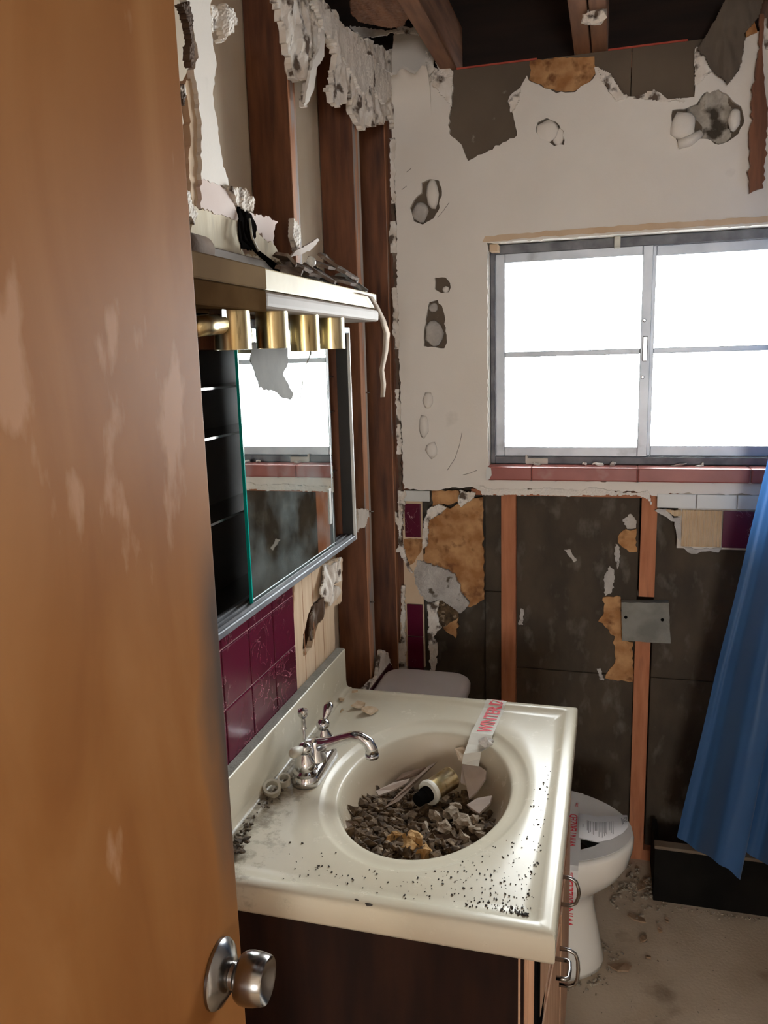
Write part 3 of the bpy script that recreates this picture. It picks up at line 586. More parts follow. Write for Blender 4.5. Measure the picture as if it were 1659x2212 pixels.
lw('pink_plaster', [(205, 1205), (400, 1275), (455, 1480), (330, 1455), (200, 1410)], pinkpaint, .003, seed=107)
lw('cream_plaster', [(140, 1400), (330, 1440), (455, 1470), (465, 1700), (560, 1725), (680, 1790), (720, 1830), (140, 1690)], creamboard, .001, seed=108)
lw('pink_plaster', [(520, 1425), (722, 1500), (690, 1560), (692, 1660), (620, 1612), (565, 1530)], pinkpaint, -.006, seed=109)
lw('cream_plaster', [(560, 1530), (620, 1610), (700, 1665), (740, 1720), (800, 1790), (660, 1760), (560, 1720)], creamboard, .002, seed=110, rag=.004)
lw('torn_plaster', [(395, 1275), (440, 1265), (520, 1310), (548, 1370), (540, 1440), (480, 1410), (430, 1360)], paint_torn, .008, seed=111, rag=.005, warp=.008)
lw('plaster_strip', [(830, 1480), (870, 1520), (885, 1620), (850, 1700), (832, 1620)], paint_torn, -.012, seed=112, warp=.006)
# hanging mass of torn plaster near the corner
lw('torn_plaster', [(735, -30), (780, 180), (795, 370), (830, 380), (838, 545), (880, 535), (915, 510), (930, 400), (985, 300), (955, 420), (935, 530), (898, 722), (930, 690), (965, 610), (985, 460), (1035, 380), (1050, 260), (1085, 280), (1108, 400), (1105, 500), (1085, 600), (1100, 690), (1140, 712), (1180, 690), (1200, 610), (1220, 650), (1240, 720), (1258, 815), (1290, 880), (1330, 852), (1440, 830), (1462, 740), (1480, 800), (1500, 870), (1560, 880), (1560, 360), (1440, 330), (1280, 240), (1190, 190), (1130, 120), (1060, 40), (1010, -30)], paint_torn, .004, -.014, rag=.004, seed=113, warp=.012)
lw('torn_plaster', [(960, 20), (1010, 0), (1060, 60), (1130, 140), (1200, 220), (1290, 330), (1400, 430), (1480, 500), (1500, 640), (1440, 700), (1360, 560), (1310, 640), (1260, 560), (1200, 430), (1140, 330), (1080, 250), (1040, 200), (1010, 120)], paint, .012, -.010, rag=.003, seed=114, warp=.006)
lw('plaster_spike', [(1010, 190), (1040, 210), (1035, 380), (985, 460), (965, 610), (930, 690), (896, 724), (935, 520), (960, 410), (1005, 330)], paint, .016, -.006, rag=.0015, seed=115)
# ragged edge of the old plaster in the corner
rnd = random.Random(77)
def cornerstrip(z0, z1, mat, seed, w0, w1, y):
    l, r = [], []; k = int((z1-z0)/.018)
    for j in range(k+1):
        z = z0+(z1-z0)*j/k; e = .5+.5*noise.noise(Vector((0, z*26, seed))); l.append((-w0*e*1.3, z)); r.append((w1*(.4+.6*rnd.random()), z))
    me = sheet('torn_edge', l+r[::-1], 'y', y, .010, mat, wb, rag=.002, seg=.006, seed=seed, flat=True)
cornerstrip(1.06, 2.20, darkpaper, 201, .010, .006, -.0005)
cornerstrip(1.62, 1.80, paint_torn, 202, .014, .010, -.003); cornerstrip(1.30, 1.50, paint_torn, 203, .012, .008, -.003)
cornerstrip(1.90, 1.99, paint_torn, 204, .020, .010, -.004); cornerstrip(2.04, 2.22, paint_torn, 205, .010, .012, -.003)
# burgundy tiles and the scored board next to them
YT, ZTL = -.910, 1.0046
for j in range(6):
    for i in (-2, -1, 0, 1):
        y1 = YT-P*j; z0 = ZTL+P*i
        box('tile', (-.008, y1-P+.0013, z0+.0013), (0, y1-.0013, min(z0+P-.0013, 1.163)), SP['burgundy'], wl, bev=.0022, seg=2)
box('tile_backing', (-.02, -1.60, .70), (-.0028, -.911, 1.163), M('grout', (.34, .16, .18), (.44, .25, .26), .9, scale=30), wl)
Z6 = lambda p: Z(2.765, 460, 1350, p)
sheet('scored_board', [(636, 1250), (700, 1218), (740, 1205), (738, 1300), (722, 1310), (724, 1400), (718, 1450), (640, 1520), (634, 1400)], 'x', -.004, -.014, peach, wl, holes=[[(655, 1370), (672, 1310), (690, 1290), (700, 1300), (688, 1345), (672, 1400), (655, 1418)]], rag=.002, seg=.006, seed=120)
for z in range(3): box('score_line', (-.0045, -.85+z*.06, .90), (-.0035, -.8485+z*.06, 1.16), stud_edge, wl)
for k, pts in enumerate(([(705, 1225), (738, 1205), (742, 1250), (720, 1262), (735, 1275), (722, 1308), (705, 1300), (692, 1275), (700, 1250)], [(668, 1330), (690, 1290), (700, 1300), (690, 1340), (675, 1385)])):
    sheet('torn_paper', pts, 'x', .010-.012*k, -.004, paint_torn if k == 0 else darkpaper, wl, rag=.003, seg=.005, seed=130+k, warp=.010)
sheet('torn_plaster', [(775, 1100), (798, 1103), (800, 1115), (785, 1140), (772, 1148)], 'x', -.012, -.006, paint, wl, rag=.003, seg=.005, seed=133, warp=.006)
for px, py in ((790, 848), (800, 1300), (798, 1105)):
    c = at(px, py, 'x', -.018); tube('nail', [c, c+Vector((.012, .001, 0))], .0022, steel, wl, 6)
# low scrap of tiled wall by the toilet tank
sheet('torn_plaster', [(822, 1405), (838, 1410), (848, 1445), (800, 1490), (785, 1490), (815, 1460)], 'x', .0, -.01, paint_torn, wl, rag=.003, seg=.006, seed=134)
sheet('tile', [(800, 1490), (843, 1432), (850, 1445), (822, 1490)], 'x', .003, -.008, SP['burgundy'], wl, rag=0, seed=135)
sheet('wood_toned_strip', [(866, 1330), (876, 1330), (880, 1445), (862, 1440)], 'y', .002, .010, peach, wb, rag=.001, seed=136)

# ---- right and front walls, hall --------------------------------------
tag(box('wall_right', (1.62, -2.45, 0), (1.72, .12, 2.45), paint), 'plain painted wall beyond the blue curtain', 'wall', kind='structure')
wf = empty('wall_front', (0, -2.5, 0), 'wall with the doorway the photo is taken from', 'wall', kind='structure')
box('wall_panel', (-.12, -2.60, 0), (.275, -2.48, 2.45), paint, wf); box('wall_panel', (1.19, -2.60, 0), (1.72, -2.48, 2.45), paint, wf)
box('wall_panel', (.275, -2.60, 2.06), (1.19, -2.48, 2.45), paint, wf)
for nm, a, b in (('wall_hall_left', (-.22, -5.3, 0), (-.12, -2.6, 2.45)), ('wall_hall_right', (1.92, -5.3, 0), (2.02, -2.6, 2.45)), ('ceiling_hall', (-.22, -5.3, 2.45), (2.02, -2.48, 2.5))):
    tag(box(nm, a, b, hall_m), 'plain painted surface of the hallway behind the doorway, '+nm.replace('_', ' '), 'wall' if 'wall' in nm else 'ceiling', kind='structure')

wr = empty('wall_hall_end', (.9, -5.35, 0), 'unseen far wall of the hallway with an opening added for fill light', 'wall', kind='structure')  # opening is added so sky light fills in from behind the camera
box('wall_panel', (-.22, -5.34, 0), (.83, -5.30, 2.45), hall_m, wr); box('wall_panel', (1.47, -5.34, 0), (2.02, -5.30, 2.45), hall_m, wr)
box('wall_panel', (.83, -5.34, 0), (1.47, -5.30, 1.10), hall_m, wr); box('wall_panel', (.83, -5.34, 1.80), (1.47, -5.30, 2.45), hall_m, wr)

# ---- ceiling: open joists under a dark roof ----------------------------
ce = empty('ceiling', (.5, -1, 2.38), 'torn-out ceiling with bare joists and dark attic above', 'ceiling', kind='structure')
for x0, x1 in ((.145, .190), (.512, .554), (.558, .598), (.985, 1.03), (1.40, 1.44), (-.26, -.22)):
    box('joist', (x0, -2.45, 2.385), (x1, .11, 2.525), joist_wood, ce, bev=.002, seg=1)
for k in range(19):
    box('roof_plank', (-.40, -2.62+k*.146, 2.86), (2.1, -2.62+k*.146+.143, 2.88), roof_wood, ce)
for a, b in (((-.42, -2.64, 2.45), (-.40, .16, 2.88)), ((2.1, -2.64, 2.45), (2.12, .16, 2.88)), ((-.4, .13, 2.38), (2.1, .16, 2.88)), ((-.4, -2.66, 2.5), (2.1, -2.62, 2.88))):
    box('attic_side', a, b, roof_wood, ce)
box('attic_strip', (1.60, -2.6, 2.42), (2.12, .16, 2.46), roof_wood, ce); box('attic_strip', (-.42, -2.6, 2.42), (-.115, .16, 2.46), roof_wood, ce)
# a leftover piece of ceiling board and cove in the corner
sheet('ceiling_scrap', [(745, -60), (760, 30), (790, 52), (820, 58), (860, 62), (885, 40), (900, -60)], 'z', 2.40, .012, joist_wood, ce, rag=.004, seed=140, warp=.006)
cv = bmesh.new(); rows = []
for i in range(11):
    t = i/10*math.pi/2; wv = max(0, (i-7)/3)
    rows.append([cv.verts.new((-.025+.142*j/30, -.055*(1-math.cos(t))-.0004, 2.270+(.105+wv*(.008*math.sin(j*.5)+.008*noise.noise(Vector((j*.45, 3, 0)))))*math.sin(t))) for j in range(31)])
for a, b in zip(rows, rows[1:]):
    for j in range(30): cv.faces.new((a[j], a[j+1], b[j+1], b[j]))
bmesh.ops.recalc_face_normals(cv, faces=cv.faces[:])
bk_ = [[cv.verts.new(v.co + Vector((0, .008*(1 if i < 5 else .3), .008 if i > 3 else 0))) for v in r] for i, r in enumerate(rows)]
for a, b in zip(bk_, bk_[1:]):
    for j in range(30): cv.faces.new((a[j+1], a[j], b[j], b[j+1]))
for j in range(30): cv.faces.new((rows[-1][j], rows[-1][j+1], bk_[-1][j+1], bk_[-1][j]))
for i in range(10): cv.faces.new((rows[i][-1], rows[i+1][-1], bk_[i+1][-1], bk_[i][-1]))
o = keep(bmo('plaster_cove', cv, paint, ce, True)); o.data.set_sharp_from_angle(angle=.7)
sheet('torn_plaster', Z(5.925, 720, 0, [(200, 330), (300, 345), (430, 350), (560, 380), (660, 390), (850, 375), (920, 365), (1040, 400), (1140, 470), (1110, 450), (960, 420), (860, 425), (740, 425), (560, 470), (400, 480), (330, 460)]), 'y', -.063, .006, paint_torn, ce, rag=.002, seed=141, warp=.003)
sheet('torn_plaster', Z(5.925, 720, 0, [(1185, 600), (1260, 590), (1270, 700), (1230, 840), (1180, 830), (1175, 700)]), 'y', -.006, .008, paint_torn, ce, rag=.002, seed=142, warp=.003)
sheet('torn_plaster', Z(5.925, 720, 0, [(1300, 780), (1400, 840), (1530, 900), (1530, 980), (1340, 1000), (1270, 1050), (1290, 960), (1360, 910)]), 'y', -.006, .008, paint_torn, ce, rag=.002, seed=143, warp=.004)
c = at(1285, 28, 'z', 2.385)
me = chunk_mesh('plaster_clump', .030, 5, .6, 2, .5)
o = link('plaster_clump', me, paint_torn, ce); o.location = c - ce.location + Vector((0, 0, -.008))

# ---- door ---------------------------------------------------------------
DE = Vector((.258, -1.724, 0)); DA = math.radians(2.5); DD = Vector((-math.sin(DA), math.cos(DA), 0)); DN = Vector((math.cos(DA), math.sin(DA), 0))
dr = empty('door_1', DE, 'varnished brown wooden door standing open, pale sheen painted on it in places', 'door', kind='structure')
bm = bmesh.new(); add_box(bm, (-.035, -.71, .01), (0, 0, 2.03), .0025, 2)
leaf = bmo('door_leaf', bm, SP['door'], dr); leaf.rotation_euler = (0, 0, DA)
kz = .990
kn = empty('door_knob', (0, 0, 0), '', ''); del kn['label']; del kn['category']; kn.parent = dr; kn.rotation_euler = (0, 0, DA)
def kl(name, prof, mat): 
    bm = bmesh.new(); add_lathe(bm, prof, (0, -.058, kz), (1, 0, 0), 40); o = bmo(name, bm, mat, kn, True); o.data.set_sharp_from_angle(angle=math.radians(35)); return o
kl('rose', [(.0325, 0), (.034, .001), (.034, .004), (.031, .008), (.024, .0115), (.017, .016)], steel)
kl('neck', [(.017, .014), (.0135, .016), (.0130, .020), (.0155, .024)], steel)
kl('knob', [(.0155, .023), (.0225, .0255), (.0250, .030), (.0258, .036), (.0252, .044), (.0236, .0525), (.0224, .0545), (.0200, .0535), (.014, .048), (.0, .0455)], steel)

# ================================================================== THINGS
# ---- vanity cabinet -------------------------------------------------------
Y0, Y1, D, H = -1.4146, -.6526, .5747, .80
vc = empty('vanity_cabinet', (.28, -1.03, 0), 'dark brown wooden vanity cabinet under the cream sink top', 'cabinet')
yb0, yb1 = Y0+.022, Y1-.012
box('side_panel', (.004, yb0, 0), (.522, yb0+.016, .757), van_side, vc); box('side_panel', (.004, yb1-.016, 0), (.522, yb1, .757), van_side, vc)
box('back_panel', (.004, yb0+.016, .1), (.010, yb1-.016, .757), van_side, vc)
box('floor_panel', (.010, yb0+.016, .09), (.522, yb1-.016, .105), van_side, vc)
box('edge_strip', (.522, yb0-.002, 0), (.525, yb0+.014, .757), van_front, vc)
box('inner_stile', (.525, yb0+.004, 0), (.5335, yb1-.004, .757), van_side, vc)
box('edge_strip', (.5335, yb0-.001, 0), (.5355, yb0+.014, .757), van_front, vc)
ff = box('face_frame', (.5355, yb0, .0), (.5445, yb1, .757), van_front, vc, bev=.001, seg=1)
box('drawer_gap', (.5445, yb0+.003, .005), (.5485, yb1-.003, .755), black, vc)
def handle(y, z0, z1, x, parent):
    """a bow pull"""
    p = [(x-.004, y, z0), (x+.012, y, z0), (x+.022, y, z0+.006), (x+.026, y, z0+.018), (x+.027, y, (z0+z1)/2), (x+.026, y, z1-.018), (x+.022, y, z1-.006), (x+.012, y, z1), (x-.004, y, z1)]
    return tube('handle', p, [.0038, .0034, .0031, .0031, .0034, .0031, .0031, .0034, .0038], steel, parent, 8)
def cdoor(y0, y1, z0, z1, nm):
    d = box(nm, (.5485, y0, z0), (.5560, y1, z1), van_front, vc, bev=.0015, seg=1)
    x = keep(box('raised_panel', (.5560, y0+.005, z0+.012), (.5600, y1-.005, z1-.012), van_front, d, bev=.001, seg=1))
    keep(box('moulding', (.5600, y0+.009, z0+.02), (.5640, y1-.009, z1-.02), van_front, d, bev=.0015, seg=1))
    return d
ym = (yb0+yb1)/2
for (y0, y1, z0, z1, nm) in ((yb0, ym-.002, .09, .56, 'cabinet_door'), (ym+.002, yb1, .09, .56, 'cabinet_door'), (yb0, ym-.002, .57, .745, 'drawer_front'), (ym+.002, yb1, .57, .745, 'drawer_front')): cdoor(y0, y1, z0, z1, nm)
drs = [o for o in vc.children if o.name.startswith(('cabinet_door', 'drawer_front'))]

# ---- sink top --------------------------------------------------------------
st = empty('sink_top', (.30, -1.03, H), 'cream moulded sink top with an oval basin full of rubble', 'sink top')
BC = Vector((.308, -1.042)); BA, BB = .160, .228
X0 = .012
per = []
def edge(a, b, n):
    for k in range(n): per.append((a[0]+(b[0]-a[0])*k/n, a[1]+(b[1]-a[1])*k/n))
edge((X0, Y0), (D, Y0), 36); edge((D, Y0), (D, Y1), 48); edge((D, Y1), (X0, Y1), 36); edge((X0, Y1), (X0, Y0), 48)
def ell(p, s, a=BA, b=BB):
    d = Vector((p[0]-BC.x, p[1]-BC.y)); k = 1/math.sqrt((d.x/a)**2+(d.y/b)**2); return (BC.x+d.x*k*s, BC.y+d.y*k*s)
def inset(p, r):
    return (min(max(p[0], X0+r), D-r), min(max(p[1], Y0+r), Y1-r))
bm = bmesh.new(); rings = []
depth = .135
def ring(f): rings.append([bm.verts.new(f(p)) for p in per])
for s in (.03, .2, .4, .6, .75, .86, .93):
    z = H-.016-depth*(1-s**2.6)**.75 if s < 1 else H
    ring(lambda p, s=s, z=z: (*ell(p, s), z))
for s, z in ((.965, -.030), (.99, -.017), (1.005, -.0115), (1.03, -.0095), (1.08, -.0085), (1.14, -.0070), (1.18, -.0035), (1.20, -.0012), (1.22, 0)):
    ring(lambda p, s=s, z=z: (*ell(p, s), H+z))
def lerp_ring(t):
    def f(p):
        a = ell(p, 1.22); b = inset(p, .034); return (a[0]+(b[0]-a[0])*t, a[1]+(b[1]-a[1])*t, H)
    return f
for t in (.4, .8, 1): ring(lerp_ring(t))
for r, z in ((.027, .0045), (.023, .0060), (.010, .0062), (.004, .0045), (.001, .0015), (0, -.003), (0, -.036), (.002, -.041), (.006, -.043), (.03, -.043)):
    ring(lambda p, r=r, z=z: (*inset(p, r), H+z))
n = len(per)
for a, b in zip(rings, rings[1:]):
    for k in range(n): bm.faces.new((a[k], a[(k+1) % n], b[(k+1) % n], b[k]))
bm.faces.new(rings[0][::-1])
bmesh.ops.remove_doubles(bm, verts=bm.verts[:], dist=1e-6)
top_o = keep(bmo('basin_slab', bm, SP['marble'], st, True)); top_o.data.set_sharp_from_angle(angle=math.radians(50))
bs = box('backsplash', (.0005, Y0, H-.01), (.0215, Y1, H+.1045), SP['marble'], st, bev=.004, seg=3)
keep(box('grout_line', (.001, Y0+.004, H+.1040), (.0195, Y1-.003, H+.1062), mortar, bs))
# concave cove at the backsplash foot
bm = bmesh.new(); prof = [(.0215, .022), (.0225, .012), (.027, .0065), (.036, .006)]
a = [bm.verts.new((x, Y0+.004, H+z)) for x, z in prof]; b = [bm.verts.new((x, Y1-.002, H+z)) for x, z in prof]
for k in range(3): bm.faces.new((a[k], a[k+1], b[k+1], b[k]))
keep(bmo('cove', bm, SP['marble'], bs, True))
lathe('drain', [(.0, 0), (.022, 0), (.022, .002), (.018, .003), (.0, .003)], (BC.x, BC.y, H-.016-depth+.004), (0, 0, 1), chrome, st, 20)

# ---- faucet -------------------------------------------------------------------
FC = Vector((.085, -1.045, H+.001))
fa = empty('faucet', FC, 'chrome two-handled faucet with arched spout at the back of the basin', 'faucet')
bm = bmesh.new()
bp_prof = [(1.0, 0), (1.0, .010), (.93, .016), (.80, .021), (.72, .024)]
def stad(s, k, n=40):
    th = 2*math.pi*k/n; c, s_ = math.cos(th), math.sin(th)
    return Vector((.027*s*c, (.052 if s_ > 0 else -.052)+.027*s*s_, 0))
rr = [[bm.verts.new(FC + stad(s, k) + Vector((0, 0, z))) for k in range(40)] for s, z in bp_prof]
for a, b in zip(rr, rr[1:]):
    for k in range(40): bm.faces.new((a[k], a[(k+1) % 40], b[(k+1) % 40], b[k]))
bm.faces.new(rr[-1]); bm.faces.new(rr[0][::-1])
keep(bmo('base_plate', bm, chrome, fa, True))
for s in (-1, 1):
    c = FC + Vector((0, s*.052, .020))
    lathe('handle_body', [(.024, 0), (.024, .006), (.019, .010), (.020, .015), (.019, .028), (.012, .036), (.010, .042), (.013, .046), (.0145, .052), (.012, .059), (.006, .063), (.0, .064)], c, (0, 0, 1), chrome, fa, 24)
    d = Vector((.10, s*.55, .55)).normalized() if s > 0 else Vector((-.15, -.75, .10)).normalized()
    p = c + Vector((0, 0, .054))
    tube('lever', [p, p+d*.012, p+d*.024, p+d*.034, p+d*.042, p+d*.047], [.005, .006, .0095, .0105, .008, .002], ringplastic if s < 0 else chrome, fa, 14)
spb = FC + Vector((.0, 0, .020))
lathe('spout_body', [(.024, 0), (.023, .010), (.018, .018), (.017, .034), (.014, .044), (.0, .047)], spb, (0, 0, 1), chrome, fa, 24)
P0 = spb + Vector((0, 0, .030))
tube('spout', [P0+Vector(q) for q in ((-.006, 0, -.004), (.012, 0, .004), (.034, 0, .010), (.058, 0, .021), (.078, 0, .029), (.096, 0, .029), (.110, 0, .021), (.117, 0, .008), (.118, 0, -.004))], [.013, .0145, .0125, .0105, .0100, .0105, .0115, .0125, .0130], chrome, fa, 18)
tube('aerator', [P0+Vector((.118, 0, -.003)), P0+Vector((.118, 0, -.010))], [.0135, .0135], chrome, fa, 18)
tube('lift_rod', [spb+Vector((-.021, 0, .0)), spb+Vector((-.021, 0, .070))], .0028, chrome, fa, 10)
lathe('rod_knob', [(.0028, 0), (.006, .003), (.004, .008), (.0045, .018), (.0042, .024), (.009, .030), (.0105, .036), (.009, .043), (.0, .047)], spb+Vector((-.021, 0, .062)), (0, 0, 1), chrome, fa, 18)

# ---- small things on the sink top ---------------------------------------------
def ringthing(px, r, h, tilt, label):
    c = at(px[0], px[1], 'z', H+.006)
    o = empty('plastic_ring', c, label, 'ring')
    bm = bmesh.new(); n = 28; pr = [(r, -h/2), (r, h/2), (r*.72, h/2), (r*.72, -h/2)]
    vs = [[bm.verts.new((q*math.cos(2*math.pi*k/n), q*math.sin(2*math.pi*k/n), z)) for q, z in pr] for k in range(n)]
    for k in range(n):
        for j in range(4): bm.faces.new((vs[k][j], vs[(k+1) % n][j], vs[(k+1) % n][(j+1) % 4], vs[k][(j+1) % 4]))
    a = bmo('collar', bm, ringplastic, o, True); a.data.set_sharp_from_angle(angle=.6); a.rotation_euler = tilt; a.location = (0, 0, .008)
ringthing((588, 1712), .0165, .014, (.45, .25, 0), 'larger off-white plastic ring lying by the backsplash')
ringthing((614, 1694), .0125, .014, (.3, .15, 0), 'smaller off-white plastic ring next to the faucet base')
tanchip = M('tan_chip', (.42, .29, .17), (.58, .46, .33), .9, scale=40)
for k, (px, py, w_, h_) in enumerate(((776, 1526, .030, .020), (795, 1537, .040, .022), (738, 1514, .016, .010), (766, 1498, .014, .008), (738, 1538, .008, .006))):
    c = at(px, py, 'z', H+.004)
    place('plaster_chip', shard_mesh('plaster_chip', w_*1.25, h_*1.6, .004, 400+k), tanchip, c+Vector((0, 0, .0035)), (.12, .1, k), ('second largest tan plaster chip near the far end of the sink top', 'largest tan plaster chip near the far end of the sink top', 'small tan chip between the backsplash and the large chips', 'small tan chip farthest back at the corner of the sink top', 'tiniest tan crumb left of the large tan chips')[k], 'plaster chip', 'tan chips on the far corner of the sink top')
# dirt piles along the backsplash
bm = bmesh.new(); rnd = random.Random(5)
def add_chunk(bm, c, r, rnd, flat=.6):
    v0 = len(bm.verts)
    g = bmesh.ops.create_icosphere(bm, subdivisions=1, radius=1) if r > .004 else bmesh.ops.create_cube(bm, size=1.3)
    ex = Matrix.Rotation(rnd.uniform(0, 6.3), 3, 'Z') @ Matrix.Rotation(rnd.uniform(-.6, .6), 3, 'X')
    a, b_ = rnd.uniform(.6, 1.4), rnd.uniform(.5, 1.1); s = rnd.random()*50
    for v in g['verts']:
        k = 1+.9*noise.noise(v.co*1.3+Vector((s, s*.3, 0)))
        v.co = ex @ Vector((v.co.x*r*a*k, v.co.y*r*b_*k, v.co.z*r*flat*k)) + c
for k in range(90):
    y = rnd.uniform(-1.36, -1.09); x = .030+abs(rnd.gauss(0, .010)) + (.018 if y > -1.15 else 0)*rnd.random()
    r = rnd.uniform(.0015, .0045); add_chunk(bm, Vector((x, y, H+.004+r*.3)), r, rnd)
for k in range(60):
    y = rnd.gauss(-1.33, .018); x = .040+abs(rnd.gauss(0, .010)); r = rnd.uniform(.003, .0075)
    add_chunk(bm, Vector((x, y, H+.004+r*.4+rnd.random()*.004)), r, rnd)
o = bmo('dirt_crumbs', bm, M('dark_dirt', (.030, .022, .016), (.15, .11, .075), .95, scale=120), None); tag(o, 'dark dirt and grit heaped along the foot of the backsplash', 'dirt', kind='stuff')
# droppings sprinkled over the near part of the top
bm = bmesh.new(); rnd = random.Random(11)
cnt = 0
while cnt < 330:
    u = rnd.random(); 
    if u < .62: x = D-.035-abs(rnd.gauss(0, .13)); y = Y0+.04+abs(rnd.gauss(0, .13))
    elif u < .82: x = rnd.uniform(.10, D-.04); y = Y0+.035+abs(rnd.gauss(0, .06))
    elif u < .93: x = D-.036-abs(rnd.gauss(0, .02)); y = rnd.uniform(Y0+.05, -.95)
    else: x = D-.05-abs(rnd.gauss(0, .03)); y = Y0+.04+abs(rnd.gauss(0, .012))
    if not (X0+.03 < x < D-.034 and Y0+.035 < y < Y1-.04): continue
    if ((x-BC.x)/BA)**2+((y-BC.y)/BB)**2 < 1.22**2: continue
    r = rnd.choice((.0006, .0008, .0010, .0012, .0014, .0018)) ; add_chunk(bm, Vector((x, y, H+r*.4)), r*1.15, rnd, .7); cnt += 1
for k in range(26):
    r = rnd.uniform(.001, .0025); add_chunk(bm, Vector((D-.040-abs(rnd.gauss(0, .014)), Y0+.040+abs(rnd.gauss(0, .003)), H+r*.5)), r, rnd)
o = bmo('droppings', bm, dropping, None); tag(o, 'black droppings and grit sprinkled over the near half of the sink top', 'droppings', kind='stuff')
for k, (px, py) in enumerate(((770, 1946), (796, 1955))):
    c = at(px, py, 'z', H+.004); me = chunk_mesh('dark_crumb', .004, 50+k, .6, 1, .6)
    for v in me.vertices: v.co.x *= 1.6
    place('dark_crumb', me, dropping, c, (0, 0, -.1+.1*k), ('left' if k == 0 else 'right')+' one of two larger dark crumbs on the near rim of the sink top', 'crumb')
# tape on the counter
tp = empty('warning_tape', at(1043, 1555, 'z', H), 'clear tape with red lettering stuck across the far edge of the sink top', 'tape')
ta, tb = at(1018, 1592, 'z', H+.001), at(1058, 1512, 'z', H+.001)
tdir = Vector((tb.x-ta.x, tb.y-ta.y, 0)); tl_ = tdir.length; tdir.normalize(); tang = math.atan2(tdir.y, tdir.x)
tside = Vector((tdir.y, -tdir.x, 0))
TW = .042
bm = bmesh.new(); prev = None
pts = [(-.065, -.028), (-.05, -.016), (-.04, -.011), (-.015, -.009), (0, -.004), (.02, .0006), (.05, .0007), (Y1-.04-ta.y, .0008), (Y1-.028-ta.y, .0066), (Y1-.006-ta.y, .0074), (Y1+.001-ta.y, .004), (Y1+.0015-ta.y, -.06)]
for i, (s, z) in enumerate(pts):
    p = ta + tdir*s; wob = .006*math.sin(i*2.1) if s < 0 else 0
    l = bm.verts.new((p.x-tside.x*(.005), p.y-tside.y*.005, H+z+wob*.5)); r = bm.verts.new((p.x+tside.x*(TW-.012*(s < -.02)), p.y+tside.y*TW, H+z-wob*.5))
    if prev: bm.faces.new((prev[0], l, r, prev[1]))
    prev = (l, r)
o = keep(bmo('tape_strip', bm, tape_m, tp)); q = o.modifiers.new('thick', 'SOLIDIFY'); q.thickness = .0004; q.offset = 1
me = text_mesh('WINTERIZED', .042, .80, .0011); 
tw = max(v.co.x for v in me.vertices); 
for v in me.vertices:
    s = v.co.x; z = .0012 + next((z0+(z1-z0)*(s+.030-s0)/(s1-s0) for (s0, z0), (s1, z1) in zip(pts, pts[1:]) if s0 <= s+.030 <= s1), .0)
    p = ta + tdir*(s+.030) + tside*(.035-v.co.y); 
    v.co = Vector((p.x, p.y, H+z))
    if p.y > Y1+.001: v.co = Vector((p.x, Y1+.0035, H+.006-(p.y-Y1)))
keep(link('lettering', me, redink, tp))
place('grey_lump', chunk_mesh('grey_lump', .016, 61, .6, 2, .6), greyplaster, at(1050, 1603, 'z', H)+Vector((0, 0, .0)), (0, 0, .3), 'crumpled grey scrap beside the end of the tape on the basin rim', 'scrap')

# ---- rubble in the basin ------------------------------------------------------
bm = bmesh.new(); rnd = random.Random(21)
def bed(x, y):
    """height of the rubble surface"""
    u = (x-BC.x)/BA; v = (y-BC.y)/BB
    return H-.078 - .034*v - .012*u + .012*noise.noise(Vector((x*18, y*18, 2)))
nb = 40; g = {}
for i in range(-nb, nb+1):
    for j in range(-nb, nb+1):
        u, v = i/nb, j/nb
        if u*u+v*v <= .90**2:
            x, y = BC.x+u*BA, BC.y+v*BB
            if v < .62 - .2*u and bed(x, y)-.010 > H-.016-depth*(1-math.hypot(u, v)**2.6)**.75: g[i, j] = bm.verts.new((x, y, bed(x, y) - .012 + .010*noise.noise(Vector((x*70, y*70, 1)))))
for (i, j) in list(g):
    if all(k in g for k in ((i+1, j), (i+1, j+1), (i, j+1))): bm.faces.new((g[i, j], g[i+1, j], g[i+1, j+1], g[i, j+1]))
for k in range(1500):
    th = rnd.uniform(0, 2*math.pi); q = math.sqrt(rnd.random())*.88
    u, v = q*math.cos(th), q*math.sin(th)
    if v > .60-.2*u + rnd.gauss(0, .05): continue
    x, y = BC.x+u*BA, BC.y+v*BB; r = rnd.choice((.002, .003, .003, .004, .005, .007, .010, .012))
    if bed(x, y) < H-.012-depth*(1-math.hypot(u, v)**2.6)**.75: continue
    add_chunk(bm, Vector((x, y, bed(x, y)-.006+r*.4)), r, rnd, .65)
for v in bm.verts:   # stay inside the bowl
    u = math.hypot((v.co.x-BC.x)/BA, (v.co.y-BC.y)/BB)
    if u < 1: v.co.z = max(v.co.z, H-.016-depth*(1-u**2.6)**.75+.002)
o = bmo('sink_rubble', bm, debris_m, None); tag(o, 'brown crumbly plaster rubble heaped in the sink basin', 'rubble', kind='stuff')
palechunk = M('pale_chunk', (.22, .165, .11), (.36, .285, .21), .95, scale=60, bump=.5, c3=(.12, .09, .06), s3=40, lo3=.62, hi3=.68)
brownshard = M('brown_shard', (.16, .10, .065), (.25, .17, .12), .85, scale=30)
whiteshard = M('white_shard', (.40, .315, .26), (.46, .37, .31), .7, scale=20)
def inbowl(px, py, z): return at(px, py, 'z', z)
ZD = H-.074
def pile(px, py, r, seed, mat, label, group, flat=.6, dz=0):
    c = inbowl(px, py, ZD+dz); place('plaster_lump', chunk_mesh('plaster_lump', r, seed, flat, 2, .55), mat, c, (rnd.uniform(-.4, .4), rnd.uniform(-.4, .4), rnd.uniform(0, 6)), label, 'lump', group)
